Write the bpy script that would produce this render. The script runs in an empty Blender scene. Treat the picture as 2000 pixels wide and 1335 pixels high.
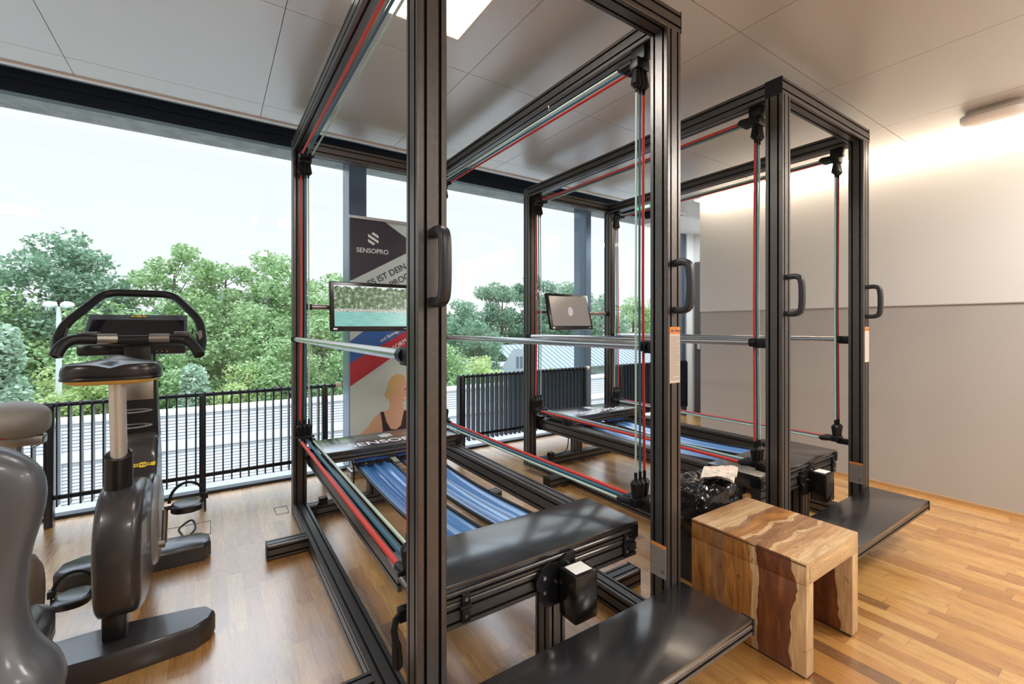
import bpy, bmesh, math, random
from mathutils import Vector, Matrix
R = math.radians
PI = math.pi
C = bpy.context.scene.collection
S = bpy.context.scene

# ------------------------------------------------------------------ camera, world, exposure, large lights
cam_d = bpy.data.cameras.new('camera')
cam = bpy.data.objects.new('camera', cam_d); C.objects.link(cam)
cam.location = (0, 0, 1.25); cam.rotation_euler = (R(90), 0, R(-33.75))
cam_d.sensor_width = 36; cam_d.lens = 15.84; cam_d.shift_y = -0.01475; cam_d.clip_start = 0.05; cam_d.clip_end = 500
S.camera = cam
S.view_settings.view_transform = 'Standard'; S.view_settings.look = 'None'
S.view_settings.gamma = 1; S.view_settings.use_curve_mapping = False
S.view_settings.exposure = 0.3
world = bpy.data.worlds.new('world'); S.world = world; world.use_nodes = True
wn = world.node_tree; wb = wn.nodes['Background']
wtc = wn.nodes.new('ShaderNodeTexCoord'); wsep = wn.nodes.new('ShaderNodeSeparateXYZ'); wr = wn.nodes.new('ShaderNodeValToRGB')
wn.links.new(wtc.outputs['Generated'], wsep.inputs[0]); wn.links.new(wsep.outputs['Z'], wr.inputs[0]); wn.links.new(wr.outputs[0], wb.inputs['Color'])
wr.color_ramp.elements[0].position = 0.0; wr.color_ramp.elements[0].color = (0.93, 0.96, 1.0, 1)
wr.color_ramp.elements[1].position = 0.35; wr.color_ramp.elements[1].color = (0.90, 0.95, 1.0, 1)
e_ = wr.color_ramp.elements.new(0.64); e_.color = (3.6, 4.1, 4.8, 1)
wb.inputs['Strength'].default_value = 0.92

def area(name, loc, rot, sx, sy, power, col):
    d = bpy.data.lights.new(name, 'AREA'); d.shape = 'RECTANGLE'; d.size = sx; d.size_y = sy; d.energy = power; d.color = col
    o = bpy.data.objects.new(name, d); o.location = loc; o.rotation_euler = rot; C.objects.link(o); return o
# lamps inside the square ceiling fixtures (the one in view, the others unseen and added to brighten the room)
FIX = [(0.7075, 1.6425), (0.7075, -1.34), (3.36, -0.35), (-1.94, 0.65), (3.36, -2.3)]
WARM = (1.0, 0.84, 0.66)
for fx, fy in FIX:
    area('ceiling_lamp', (fx, fy, 2.60), (0, 0, 0), 0.55, 0.57, 16 if fy > 1 else (48 if fx > 3 else 28), (1.0, 0.955, 0.90))
area('passage_fill_lamp', (5.35, 3.05, 2.565), (0, 0, 0), 0.4, 0.4, 26, (0.95, 0.98, 1.0))  # unseen fill lamp, added to brighten the passage wall
# LED line hidden in the cove along the right wall
area('cove_lamp', (4.355, 0.2, 2.66), (0, R(-18), 0), 0.05, 5.4, 47, WARM)

# ------------------------------------------------------------------ materials
MATS = {}
def mat(name, col=(0.5, 0.5, 0.5), rough=0.5, metal=0.0, emit=None, es=1.0, alpha=1, coat=0, spec=None):
    if name in MATS: return MATS[name]
    m = bpy.data.materials.new(name); m.use_nodes = True; b = m.node_tree.nodes['Principled BSDF']
    b.inputs['Base Color'].default_value = (*col, 1); b.inputs['Roughness'].default_value = rough; b.inputs['Metallic'].default_value = metal
    if emit: b.inputs['Emission Color'].default_value = (*emit, 1); b.inputs['Emission Strength'].default_value = es
    if coat: b.inputs['Coat Weight'].default_value = coat; b.inputs['Coat Roughness'].default_value = 0.1
    if spec is not None: b.inputs['Specular IOR Level'].default_value = spec
    MATS[name] = m; return m
class NT:
    def __init__(s, m): s.m = m; s.t = m.node_tree; s.b = s.t.nodes['Principled BSDF']
    def n(s, typ, **k):
        nd = s.t.nodes.new(typ)
        for a, v in k.items(): setattr(nd, a, v)
        return nd
    def l(s, a, b): s.t.links.new(a, b)
    def math(s, op, a, b=None, c=None):
        nd = s.n('ShaderNodeMath', operation=op)
        for i, v in enumerate((a, b, c)):
            if v is None: continue
            if isinstance(v, (int, float)): nd.inputs[i].default_value = v
            else: s.l(v, nd.inputs[i])
        return nd.outputs[0]
    def ramp(s, f, stops, interp='LINEAR'):
        nd = s.n('ShaderNodeValToRGB'); cr = nd.color_ramp; cr.interpolation = interp
        while len(cr.elements) < len(stops): cr.elements.new(0.5)
        for e, (p, c) in zip(cr.elements, stops): e.position = p; e.color = (*c, 1)
        s.l(f, nd.inputs[0]); return nd.outputs[0]
    def noise(s, vec, scale, detail=3, rough=0.5, dist=0):
        nd = s.n('ShaderNodeTexNoise'); s.l(vec, nd.inputs['Vector']); nd.inputs['Scale'].default_value = scale
        nd.inputs['Detail'].default_value = detail; nd.inputs['Roughness'].default_value = rough; nd.inputs['Distortion'].default_value = dist
        return nd.outputs['Fac']
    def obj(s): return s.n('ShaderNodeTexCoord').outputs['Object']
    def map(s, vec, sc=(1, 1, 1), loc=(0, 0, 0), rot=(0, 0, 0)):
        nd = s.n('ShaderNodeMapping'); s.l(vec, nd.inputs[0]); nd.inputs['Scale'].default_value = sc; nd.inputs['Location'].default_value = loc; nd.inputs['Rotation'].default_value = rot
        return nd.outputs[0]
    def mix(s, f, a, b, mode='MIX'):
        nd = s.n('ShaderNodeMix', data_type='RGBA', blend_type=mode)
        for i, v in ((0, f), (6, a), (7, b)):
            if isinstance(v, (int, float)): nd.inputs[i].default_value = v
            elif isinstance(v, tuple): nd.inputs[i].default_value = (*v, 1)
            else: s.l(v, nd.inputs[i])
        return nd.outputs[2]
    def comb(s, x, y, z=0):
        nd = s.n('ShaderNodeCombineXYZ')
        for i, v in enumerate((x, y, z)):
            if isinstance(v, (int, float)): nd.inputs[i].default_value = v
            else: s.l(v, nd.inputs[i])
        return nd.outputs[0]
    def xyz(s, v):
        nd = s.n('ShaderNodeSeparateXYZ'); s.l(v, nd.inputs[0]); return nd.outputs
    def white(s, v):
        nd = s.n('ShaderNodeTexWhiteNoise', noise_dimensions='3D'); s.l(v, nd.inputs['Vector']); return nd.outputs['Value']
    def bump(s, h, st=0.3, d=0.01):
        nd = s.n('ShaderNodeBump'); s.l(h, nd.inputs['Height']); nd.inputs['Strength'].default_value = st; nd.inputs['Distance'].default_value = d
        s.l(nd.outputs[0], s.b.inputs['Normal'])

ALU = mat('anodised_bronze', (0.10, 0.09, 0.086), 0.36, 0.7)
t = NT(ALU); v = t.map(t.obj(), (60, 60, 60)); f = t.noise(v, 1.0, 2)
t.l(t.ramp(f, [(0.2, (0.10, 0.092, 0.088)), (0.8, (0.135, 0.124, 0.118))]), t.b.inputs['Base Color'])
SLOT = mat('slot_black', (0.006, 0.005, 0.006), 0.6)
BLACK = mat('black_plastic', (0.007, 0.007, 0.009), 0.4, spec=0.3)
RUBBER = mat('black_rubber', (0.009, 0.009, 0.01), 0.42, spec=0.35)
CHROME = mat('brushed_steel', (0.62, 0.62, 0.62), 0.22, 1.0)
STEEL = mat('dull_steel', (0.4, 0.38, 0.35), 0.35, 1.0)
RED = mat('red_cord', (0.62, 0.05, 0.035), 0.55)
BLUE = mat('blue_cord', (0.03, 0.14, 0.22), 0.55)
PALE = mat('pale_green_cord', (0.48, 0.6, 0.52), 0.55)
PAPER = mat('label_paper', (0.62, 0.55, 0.48), 0.6)
ORANGE = mat('label_orange', (0.75, 0.25, 0.05), 0.6)
INK = mat('print_ink', (0.05, 0.05, 0.06), 0.6)
WHITE_INK = mat('print_white', (0.85, 0.86, 0.86), 0.5)

BOARD = mat('speckled_board', (0.02, 0.02, 0.022), 0.3, 0.0)
t = NT(BOARD); f = t.noise(t.obj(), 900, 1); sp = t.ramp(f, [(0.62, (0.012, 0.012, 0.014)), (0.72, (0.10, 0.10, 0.11))]); t.l(sp, t.b.inputs['Base Color'])
h = t.noise(t.obj(), 450, 2); t.bump(h, 0.25, 0.001)
t.b.inputs['Roughness'].default_value = 0.24; t.b.inputs['Specular IOR Level'].default_value = 0.5; t.b.inputs['Coat Weight'].default_value = 0.9; t.b.inputs['Coat IOR'].default_value = 1.6; t.b.inputs['Coat Roughness'].default_value = 0.16

STRIP = mat('blue_webbing', (0.05, 0.16, 0.42), 0.28)
t = NT(STRIP); x = t.xyz(t.obj())[0]; f = t.noise(t.comb(t.math('MULTIPLY', x, 28), 0, 0), 1, 1)
t.l(t.ramp(f, [(0.3, (0.02, 0.09, 0.28)), (0.5, (0.06, 0.2, 0.5)), (0.7, (0.2, 0.4, 0.7))]), t.b.inputs['Base Color']); t.b.inputs['Coat Weight'].default_value = 0.6; t.b.inputs['Coat Roughness'].default_value = 0.12
PAD = mat('blue_padding', (0.03, 0.12, 0.5), 0.45)

FLOOR = mat('oak_parquet', rough=0.3)
t = NT(FLOOR); X, Y, Z = t.xyz(t.obj())
row = t.math('FLOOR', t.math('MULTIPLY', X, 1 / 0.065))
off = t.white(t.comb(row, 3.3, 0))
ln = t.math('ADD', t.math('MULTIPLY', Y, 1 / 0.52), t.math('MULTIPLY', off, 7.0))
colm = t.math('FLOOR', ln)
rnd = t.white(t.comb(row, colm, 1)); rnd2 = t.white(t.comb(row, colm, 9))
base = t.ramp(rnd, [(0, (0.38, 0.175, 0.045)), (0.3, (0.49, 0.24, 0.065)), (0.6, (0.56, 0.295, 0.085)), (0.9, (0.62, 0.36, 0.12)), (0.965, (0.58, 0.31, 0.09)), (0.975, (0.22, 0.10, 0.035))])
gv = t.comb(t.math('ADD', t.math('MULTIPLY', X, 26), t.math('MULTIPLY', rnd2, 40)), t.math('ADD', t.math('MULTIPLY', Y, 2.4), t.math('MULTIPLY', rnd, 30)), 0)
g = t.noise(gv, 1.2, 5, 0.6, 1.4)
gr = t.ramp(g, [(0.3, (0.66, 0.6, 0.54)), (0.5, (1, 1, 1)), (0.75, (1.1, 1.08, 1.04))])
fine = t.noise(t.comb(t.math('MULTIPLY', X, 380), t.math('MULTIPLY', Y, 9), 0), 1, 2)
fr = t.ramp(fine, [(0.35, (0.82, 0.8, 0.77)), (0.6, (1, 1, 1))])
c1 = t.mix(1.0, base, gr, 'MULTIPLY'); c2 = t.mix(0.8, c1, fr, 'MULTIPLY')
fx_ = t.math('FRACT', t.math('MULTIPLY', X, 1 / 0.065)); fy_ = t.math('FRACT', ln)
gap = t.math('MAXIMUM', t.math('LESS_THAN', fx_, 0.012), t.math('LESS_THAN', fy_, 0.003))
c3 = t.mix(gap, c2, (0.16, 0.085, 0.04)); t.l(c3, t.b.inputs['Base Color'])
rr = t.math('MULTIPLY_ADD', fine, 0.14, 0.2); t.l(rr, t.b.inputs['Roughness']); t.bump(t.math('MULTIPLY', fine, 1.0), 0.12, 0.0006)
t.b.inputs['Specular IOR Level'].default_value = 0.8; t.b.inputs['Coat Weight'].default_value = 1.0; t.b.inputs['Coat IOR'].default_value = 1.85; t.b.inputs['Coat Roughness'].default_value = 0.26

CEIL = mat('ceiling_panel', (0.62, 0.61, 0.595), 0.33, 0.3)
t = NT(CEIL); t.b.inputs['Specular IOR Level'].default_value = 0.5
WALLM = mat('wall_paint_warm', (0.44, 0.415, 0.39), 0.5)
WALLU = mat('wall_paint_upper', (0.64, 0.63, 0.61), 0.5)
WHITE = mat('white_paint', (0.78, 0.79, 0.79), 0.5)
DARKF = mat('window_frame_dark', (0.035, 0.045, 0.06), 0.35, 0.5)
BLUEG = mat('window_frame_face', (0.12, 0.16, 0.21), 0.3, 0.6)
CONC = mat('concrete', (0.3, 0.32, 0.32), 0.85)
t = NT(CONC); f = t.noise(t.obj(), 9, 6, 0.6); t.l(t.ramp(f, [(0.3, (0.19, 0.215, 0.22)), (0.7, (0.36, 0.37, 0.36))]), t.b.inputs['Base Color'])
GLASS = bpy.data.materials.new('window_glass'); GLASS.use_nodes = True
nt = GLASS.node_tree; nt.nodes.clear(); o_ = nt.nodes.new('ShaderNodeOutputMaterial'); mx = nt.nodes.new('ShaderNodeMixShader'); tr = nt.nodes.new('ShaderNodeBsdfTransparent'); gl = nt.nodes.new('ShaderNodeBsdfGlossy'); fr_ = nt.nodes.new('ShaderNodeFresnel')
tr.inputs[0].default_value = (0.97, 0.985, 0.98, 1); gl.inputs['Roughness'].default_value = 0.0
nt.nodes.remove(fr_); ge = nt.nodes.new('ShaderNodeNewGeometry'); dt = nt.nodes.new('ShaderNodeVectorMath'); dt.operation = 'DOT_PRODUCT'
nt.links.new(ge.outputs['Incoming'], dt.inputs[0]); nt.links.new(ge.outputs['Normal'], dt.inputs[1])
def gm(op, a_, b_):
    q = nt.nodes.new('ShaderNodeMath'); q.operation = op
    for i_, v_ in enumerate((a_, b_)):
        if isinstance(v_, (int, float)): q.inputs[i_].default_value = v_
        elif v_ is not None: nt.links.new(v_, q.inputs[i_])
    return q.outputs[0]
fz = gm('ADD', gm('MULTIPLY', gm('POWER', gm('SUBTRACT', 1.0, gm('ABSOLUTE', dt.outputs['Value'], None)), 5.0), 0.9), 0.03)
nt.links.new(fz, mx.inputs[0]); nt.links.new(tr.outputs[0], mx.inputs[1]); nt.links.new(gl.outputs[0], mx.inputs[2]); nt.links.new(mx.outputs[0], o_.inputs[0])
CLEAR = mat('clear_plastic', (0.5, 0.5, 0.5), 0.1)
CLEAR.node_tree.nodes['Principled BSDF'].inputs['Alpha'].default_value = 0.35

BIKE = mat('bike_graphite', (0.045, 0.042, 0.045), 0.32, 0.2, coat=0.3)
BIKED = mat('bike_dark', (0.012, 0.011, 0.012), 0.3)
BIKEL = mat('bike_side_grey', (0.3, 0.3, 0.3), 0.35, 0.4)
SILVER = mat('seat_post_silver', (0.74, 0.70, 0.65), 0.42, 0.6)
YEL = mat('saddle_yellow', (0.8, 0.48, 0.1), 0.4)
VINYL = mat('saddle_vinyl', (0.015, 0.012, 0.012), 0.25)
GREYP = mat('grey_moulded_plastic', (0.085, 0.09, 0.105), 0.36, 0.2, coat=0.2)
GREYS = mat('grey_saddle', (0.24, 0.22, 0.2), 0.5)
REDP = mat('red_plastic', (0.6, 0.02, 0.02), 0.35)

def wood(name, axis, stops):
    """stops: board / sapwood bands across Y (metres) with a kind each: 0 cream, 1 tan, 2 honey, 3 red brown, 4 brown"""
    m = mat(name, rough=0.42); t = NT(m); o = t.obj(); X, Y, Z = t.xyz(o); A, B = (X, Z) if axis == 'x' else (Z, X)
    wob = t.noise(t.comb(t.math('MULTIPLY', A, 5.5), t.math('MULTIPLY', Y, 3), t.math('MULTIPLY', B, 3)), 1.0, 3, .5, .6)
    yy = t.math('MULTIPLY_ADD', t.math('SUBTRACT', wob, .5), .10 if axis == 'x' else .085, Y)
    v = t.comb(t.math('MULTIPLY', A, 2.6), t.math('MULTIPLY', Y, 15), t.math('MULTIPLY', B, 11))
    f = t.noise(v, 1.0, 6, 0.6, 2.2); k = t.noise(t.comb(t.math('MULTIPLY', A, 9), t.math('MULTIPLY', Y, 14), B), 1.0, 3, .5, 2.5)
    P_ = {0: ((.50, .31, .14), (.74, .53, .30)), 1: ((.38, .19, .08), (.62, .38, .19)), 2: ((.24, .085, .018), (.58, .27, .07)), 3: ((.075, .016, .006), (.27, .085, .025)), 4: ((.17, .07, .025), (.46, .24, .11))}
    def band(j): return t.ramp(t.math('MULTIPLY', yy, 1 / .46), [(max(0, y_ / .46), P_[q][j]) for y_, q in stops], 'CONSTANT')
    c = t.mix(t.ramp(f, [(.32, (0, 0, 0)), (.68, (1, 1, 1))]), band(0), band(1))
    c = t.mix(t.ramp(k, [(.26, (1, 1, 1)), (.36, (0, 0, 0))]), c, (.10, .035, .014))
    fn = t.noise(t.comb(t.math('MULTIPLY', A, 8), t.math('MULTIPLY', Y, 170), t.math('MULTIPLY', B, 110)), 1, 2)
    c = t.mix(0.55, c, t.ramp(fn, [(0.35, (0.6, 0.55, 0.5)), (0.6, (1, 1, 1))]), 'MULTIPLY')
    t.l(c, t.b.inputs['Base Color']); t.b.inputs['Coat Weight'].default_value = 0.3; t.b.inputs['Coat Roughness'].default_value = 0.3
    return m
WTOP = wood('acacia_top', 'x', [(0, 0), (.045, 1), (.115, 0), (.13, 4), (.215, 0), (.235, 2), (.30, 4), (.325, 0), (.40, 1)])
WSIDE = wood('acacia_side', 'z', [(0, 0), (.045, 3), (.17, 0), (.195, 2), (.30, 4), (.36, 2)])

# ------------------------------------------------------------------ mesh helpers
class MB:
    def __init__(s): s.v = []; s.f = []; s.m = []; s.k = 0
    def add(s, vs, fs, k=None):
        b = len(s.v); s.v += [tuple(v) for v in vs]; s.f += [[i + b for i in f] for f in fs]
        s.m += (k if isinstance(k, list) else [s.k if k is None else k] * len(fs)); return s
    def box(s, x0, x1, y0, y1, z0, z1, c=0, k=None):
        if x0 > x1: x0, x1 = x1, x0
        if y0 > y1: y0, y1 = y1, y0
        if z0 > z1: z0, z1 = z1, z0
        if c <= 0:
            vs = [(x, y, z) for x in (x0, x1) for y in (y0, y1) for z in (z0, z1)]
            return s.add(vs, [(0, 1, 3, 2), (4, 6, 7, 5), (0, 4, 5, 1), (2, 3, 7, 6), (0, 2, 6, 4), (1, 5, 7, 3)], k)
        bm = bmesh.new(); bmesh.ops.create_cube(bm, size=1)
        for v in bm.verts: v.co = Vector(((x0 + x1) / 2 + v.co.x * (x1 - x0), (y0 + y1) / 2 + v.co.y * (y1 - y0), (z0 + z1) / 2 + v.co.z * (z1 - z0)))
        bmesh.ops.bevel(bm, geom=bm.edges[:], offset=c, segments=2, profile=0.5, affect='EDGES', clamp_overlap=True)
        return s.bm(bm, k)
    def bm(s, bm, k=None):
        bm.verts.index_update(); s.add([v.co[:] for v in bm.verts], [[v.index for v in f.verts] for f in bm.faces], k); bm.free(); return s
    def tube(s, pts, r, n=12, k=None, cap=True, flat=None):
        pts = [Vector(p) for p in pts]; N = len(pts); rs = r if isinstance(r, (list, tuple)) else [r] * N
        d = (pts[1] - pts[0]).normalized(); up = Vector((0, 0, 1)) if abs(d.z) < 0.9 else Vector((0, 1, 0))
        a = d.cross(up).normalized(); vs = []; fs = []
        for i, p in enumerate(pts):
            if 0 < i < N - 1: dd = ((pts[i + 1] - p).normalized() + (p - pts[i - 1]).normalized()).normalized()
            elif i: dd = (p - pts[i - 1]).normalized()
            else: dd = d
            a = (a - dd * a.dot(dd)).normalized(); b = dd.cross(a)
            for j in range(n):
                th = 2 * PI * j / n; ca, sa = math.cos(th), math.sin(th)
                if flat: sa *= flat
                vs.append(p + (a * ca + b * sa) * rs[i])
        for i in range(N - 1):
            for j in range(n): fs.append((i * n + j, i * n + (j + 1) % n, (i + 1) * n + (j + 1) % n, (i + 1) * n + j))
        if cap: fs += [tuple(range(n))[::-1], tuple((N - 1) * n + j for j in range(n))]
        return s.add(vs, fs, k)
    def prism(s, poly, axis, a, b, k=None, c=0):
        n = len(poly)
        def P(u, w, h): return {'x': (h, u, w), 'y': (u, h, w), 'z': (u, w, h)}[axis]
        if c:
            cx = sum(p[0] for p in poly) / n; cy = sum(p[1] for p in poly) / n
            def ins(p):
                d = math.hypot(p[0] - cx, p[1] - cy) or 1; return (p[0] - (p[0] - cx) / d * c, p[1] - (p[1] - cy) / d * c)
            sg = 1 if b > a else -1
            rings = [([ins(p) for p in poly], a), (poly, a + sg * c), (poly, b - sg * c), ([ins(p) for p in poly], b)]
        else: rings = [(poly, a), (poly, b)]
        vs = [P(u, w, h) for pl, h in rings for u, w in pl]; m = len(rings)
        fs = [tuple(range(n)), tuple((m - 1) * n + i for i in range(n))[::-1]]
        for r in range(m - 1):
            for i in range(n): fs.append((r * n + (i + 1) % n, r * n + i, (r + 1) * n + i, (r + 1) * n + (i + 1) % n))
        return s.add(vs, fs, k)
    def loft(s, rings, k=None, cap=True):
        n = len(rings[0]); vs = [p for r in rings for p in r]; fs = []
        for i in range(len(rings) - 1):
            for j in range(n): fs.append((i * n + j, i * n + (j + 1) % n, (i + 1) * n + (j + 1) % n, (i + 1) * n + j))
        if cap: fs += [tuple(range(n))[::-1], tuple((len(rings) - 1) * n + j for j in range(n))]
        return s.add(vs, fs, k)
    def profile(s, axis, c0, c1, a0, a1, l0, l1):
        """slotted extrusion. axis = length axis; (c0,c1),(a0,a1) = the two cross extents in axis order."""
        W = c1 - c0; D = a1 - a0; ch = 0.003; sw = 0.0045; dp = 0.011
        def slots(w): return [0.25, 0.75] if w > 0.065 else [0.5]
        pts = []; dark = []
        def side(p0, p1, w, nrm):
            d = ((p1[0] - p0[0]) / w, (p1[1] - p0[1]) / w)
            def at(t_, q=0): return (p0[0] + d[0] * t_ + nrm[0] * q, p0[1] + d[1] * t_ + nrm[1] * q)
            pts.append(at(ch)); dark.append(0)
            for sl in slots(w):
                c = sl * w
                pts.append(at(c - sw)); dark.append(1); pts.append(at(c - sw, dp)); dark.append(1); pts.append(at(c + sw, dp)); dark.append(1); pts.append(at(c + sw)); dark.append(0)
            pts.append(at(w - ch)); dark.append(0)
        side((c0, a0), (c1, a0), W, (0, 1)); side((c1, a0), (c1, a1), D, (-1, 0)); side((c1, a1), (c0, a1), W, (0, -1)); side((c0, a1), (c0, a0), D, (1, 0))
        def P(u, w, h): return {'x': (h, u, w), 'y': (u, h, w), 'z': (u, w, h)}[axis]
        n = len(pts); vs = [P(u, w, h) for h in (l0, l1) for u, w in pts]; fs = []; ks = []
        for i in range(n):
            fs.append((i, (i + 1) % n, n + (i + 1) % n, n + i)); ks.append(dark[i])
        fs += [tuple(range(n))[::-1], tuple(range(n, 2 * n))]; ks += [0, 0]
        return s.add(vs, fs, ks)
    def build(s, name, mats, parent=None, smooth=30, loc=None, rot=None, fixn=True):
        me = bpy.data.meshes.new(name); me.from_pydata(s.v, [], s.f)
        if not isinstance(mats, (list, tuple)): mats = [mats]
        for m in mats: me.materials.append(m)
        me.polygons.foreach_set('material_index', [min(k, len(mats) - 1) for k in s.m])
        if fixn:
            b = bmesh.new(); b.from_mesh(me); bmesh.ops.recalc_face_normals(b, faces=b.faces[:]); b.to_mesh(me); b.free()
        if smooth:
            me.polygons.foreach_set('use_smooth', [True] * len(me.polygons)); me.set_sharp_from_angle(angle=R(smooth))
        me.update()
        o = bpy.data.objects.new(name, me); C.objects.link(o)
        if parent: o.parent = parent
        if loc: o.location = loc
        if rot: o.rotation_euler = rot
        return o

def tag(o, label, cat=None, group=None, kind=None):
    if label: o['label'] = label
    if cat: o['category'] = cat
    if group: o['group'] = group
    if kind: o['kind'] = kind
    return o
def thing(name, label, cat, loc=(0, 0, 0), rz=0, group=None):
    o = bpy.data.objects.new(name, None); C.objects.link(o); o.empty_display_size = 0.1
    o.location = loc; o.rotation_euler = (0, 0, rz); return tag(o, label, cat, group)
def struct(o): o['kind'] = 'structure'; return o
def text(body, size, m, parent, mtx, name='lettering', ext=0.0006, align='LEFT', bold=0.012):
    cu = bpy.data.curves.new('txt', 'FONT'); cu.body = body; cu.size = size; cu.extrude = ext; cu.align_x = align; cu.offset = size * bold
    tmp = bpy.data.objects.new('txt', cu); C.objects.link(tmp)
    bpy.context.view_layer.update()
    dg = bpy.context.evaluated_depsgraph_get(); me = bpy.data.meshes.new_from_object(tmp.evaluated_get(dg))
    bpy.data.objects.remove(tmp); bpy.data.curves.remove(cu)
    me.transform(mtx); me.name = name; me.materials.clear(); me.materials.append(m)
    o = bpy.data.objects.new(name, me); C.objects.link(o); o.parent = parent; return o
def circ(cx, cy, r, n=24, a0=0, a1=2 * PI, e=1.0):
    return [(cx + r * math.cos(a0 + (a1 - a0) * i / n), cy + r * e * math.sin(a0 + (a1 - a0) * i / n)) for i in range(n)]
def superel(cx, cy, z, w, d, p=3.0, n=32):
    out = []
    for i in range(n):
        a = 2 * PI * i / n; ca, sa = math.cos(a), math.sin(a)
        out.append((cx + w * math.copysign(abs(ca) ** (2 / p), ca), cy + d * math.copysign(abs(sa) ** (2 / p), sa), z))
    return out
def fillet(pts, rad, n=7):
    pts = [Vector(p) for p in pts]; out = [pts[0]]
    for i in range(1, len(pts) - 1):
        a = (pts[i - 1] - pts[i]); b_ = (pts[i + 1] - pts[i]); r_ = min(rad[i], a.length * .49, b_.length * .49); p0 = pts[i] + a.normalized() * r_; p2 = pts[i] + b_.normalized() * r_
        for j in range(n + 1): u = j / n; out.append(p0 * (1 - u) ** 2 + pts[i] * 2 * u * (1 - u) + p2 * u * u)
    out.append(pts[-1]); return out
def smoothpath(pts, sub=6):
    pts = [Vector(p) for p in pts]; out = []
    for i in range(len(pts) - 1):
        p0 = pts[max(i - 1, 0)]; p1 = pts[i]; p2 = pts[i + 1]; p3 = pts[min(i + 2, len(pts) - 1)]
        for j in range(sub):
            u = j / sub
            out.append(0.5 * ((2 * p1) + (-p0 + p2) * u + (2 * p0 - 5 * p1 + 4 * p2 - p3) * u * u + (-p0 + 3 * p1 - 3 * p2 + p3) * u ** 3))
    out.append(pts[-1]); return out

# ------------------------------------------------------------------ the room
XL, XR, YB, YW, ZC = -3.0, 4.42, -3.2, 4.10, 2.61
m = MB(); m.box(XL - .1, 6.3, YB - .1, YW + 0.02, -0.12, 0.0); struct(m.build('floor', FLOOR, smooth=0))
# ceiling: metal panels with fine joints, one panel is left out around the square lamp
g = 0.0015
xs = [-3.26, -2.375, -1.495, -0.615, 0.265, 1.15, 2.03, 2.945, 3.815, 4.315]; ys = [-3.8, -2.83, -1.835, -0.845, 0.15, 1.145, 2.14, 3.14, 3.345]
m = MB()
for i in range(len(xs) - 1):
    for j in range(len(ys) - 1):
        x0, x1, y0, y1 = xs[i] + g, xs[i + 1] - g, ys[j] + g, ys[j + 1] - g
        hit = [q for q in FIX if x0 < q[0] < x1 and y0 < q[1] < y1]
        if hit:
            a, b = hit[0][0] - .28, hit[0][0] + .28; c, d = hit[0][1] - .29, hit[0][1] + .29
            m.box(x0, a, y0, y1, ZC, ZC + .02); m.box(b, x1, y0, y1, ZC, ZC + .02); m.box(a, b, y0, c, ZC, ZC + .02); m.box(a, b, d, y1, ZC, ZC + .02)
        else: m.box(x0, x1, y0, y1, ZC, ZC + .02)
m.box(4.315, 6.3, 2.95, 3.345, ZC, ZC + .02); m.box(4.75, 6.3, 3.345, 3.41, ZC - .012, ZC + .02)
struct(m.build('ceiling', CEIL, smooth=0))
m = MB(); m.box(XL - .3, 6.4, YB - .2, 3.345, ZC + .10, ZC + .2); struct(m.build('ceiling_slab', mat('void_dark', (0.05, 0.05, 0.05), 0.9), smooth=0))
m = MB(); m.box(XL - .1, 4.75, 3.345, 3.375, ZC - .01, ZC + .12); struct(m.build('trim_ceiling_edge', WHITE, smooth=0))
# dark blind recess and lintel above the glass
m = MB(); m.box(XL - .1, 4.75, 3.375, 3.41, ZC - .004, ZC + .12); m.box(XL - .1, 6.3, 3.41, 4.09, 2.86, 2.9); m.box(XL - .1, 6.3, 4.03, 4.09, 2.80, 2.9)
struct(m.build('trim_blind_recess', mat('recess_navy', (0.012, 0.02, 0.035), 0.4), smooth=0))
m = MB(); m.box(XL - .1, 6.3, 4.09, 4.45, 2.735, 3.2); struct(m.build('trim_lintel', CONC, smooth=0))
# right wall: thick, ends short of the window; upper half stands slightly proud
m = MB(); m.box(XR, XR + .18, YB, 2.93, 0, 1.41); m.box(XR - .012, XR + .18, YB, 2.93, 1.41, 1.416)
struct(m.build('wall_right', WALLM, smooth=0))
m = MB(); m.box(XR - .012, XR + .18, YB, 2.93, 1.416, 2.78); struct(m.build('wall_right_upper', WALLU, smooth=0))
m = MB(); m.box(XR - .012, XR, YB, 2.93, 0, .025); struct(m.build('baseboard_right', mat('oak_base', (0.5, 0.3, 0.13), 0.4), smooth=0))
# cove LED
m = MB(); m.box(4.325, 4.40, YB + .2, 2.93, ZC + .075, ZC + .085); struct(m.build('trim_cove_led', mat('led_warm', (1, 1, 1), 0.5, emit=(1.0, 0.86, 0.68), es=3.0), smooth=0))
m = MB(); m.box(4.315, 4.44, 2.935, 2.95, ZC - .01, ZC + .1); struct(m.build('trim_cove_end', WHITE, smooth=0))
# room beyond the end of that wall
m = MB(); m.box(5.9, 6.0, 2.0, 4.03, 0, 2.9); struct(m.build('wall_far', WHITE, smooth=0))
m = MB(); m.box(4.6, 6.3, 1.9, 2.0, 0, 2.9); struct(m.build('wall_passage', WHITE, smooth=0))
m = MB(); m.box(4.6, 6.3, 2.0, 2.95, 2.61, 2.66); m.box(4.75, 6.3, 3.41, 4.05, 2.60, 2.66); struct(m.build('ceiling_passage', WHITE, smooth=0))
d1 = thing('door_1', None, None, (5.9, 3.56, 0)); d1['kind'] = 'structure'
m = MB(); m.box(-.035, 0, -.5, .43, 0, 2.19, .003); m.build('door_leaf', mat('door_dark', (0.06, 0.055, 0.06), 0.4), d1)
m = MB(); m.tube([(-.09, .36, 1.05), (-.09, .25, 1.05)], .01); m.tube([(-.035, .36, 1.05), (-.095, .36, 1.05)], .009); m.box(-.04, -.035, .335, .385, .93, 1.12); m.build('door_handle', CHROME, d1)
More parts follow.
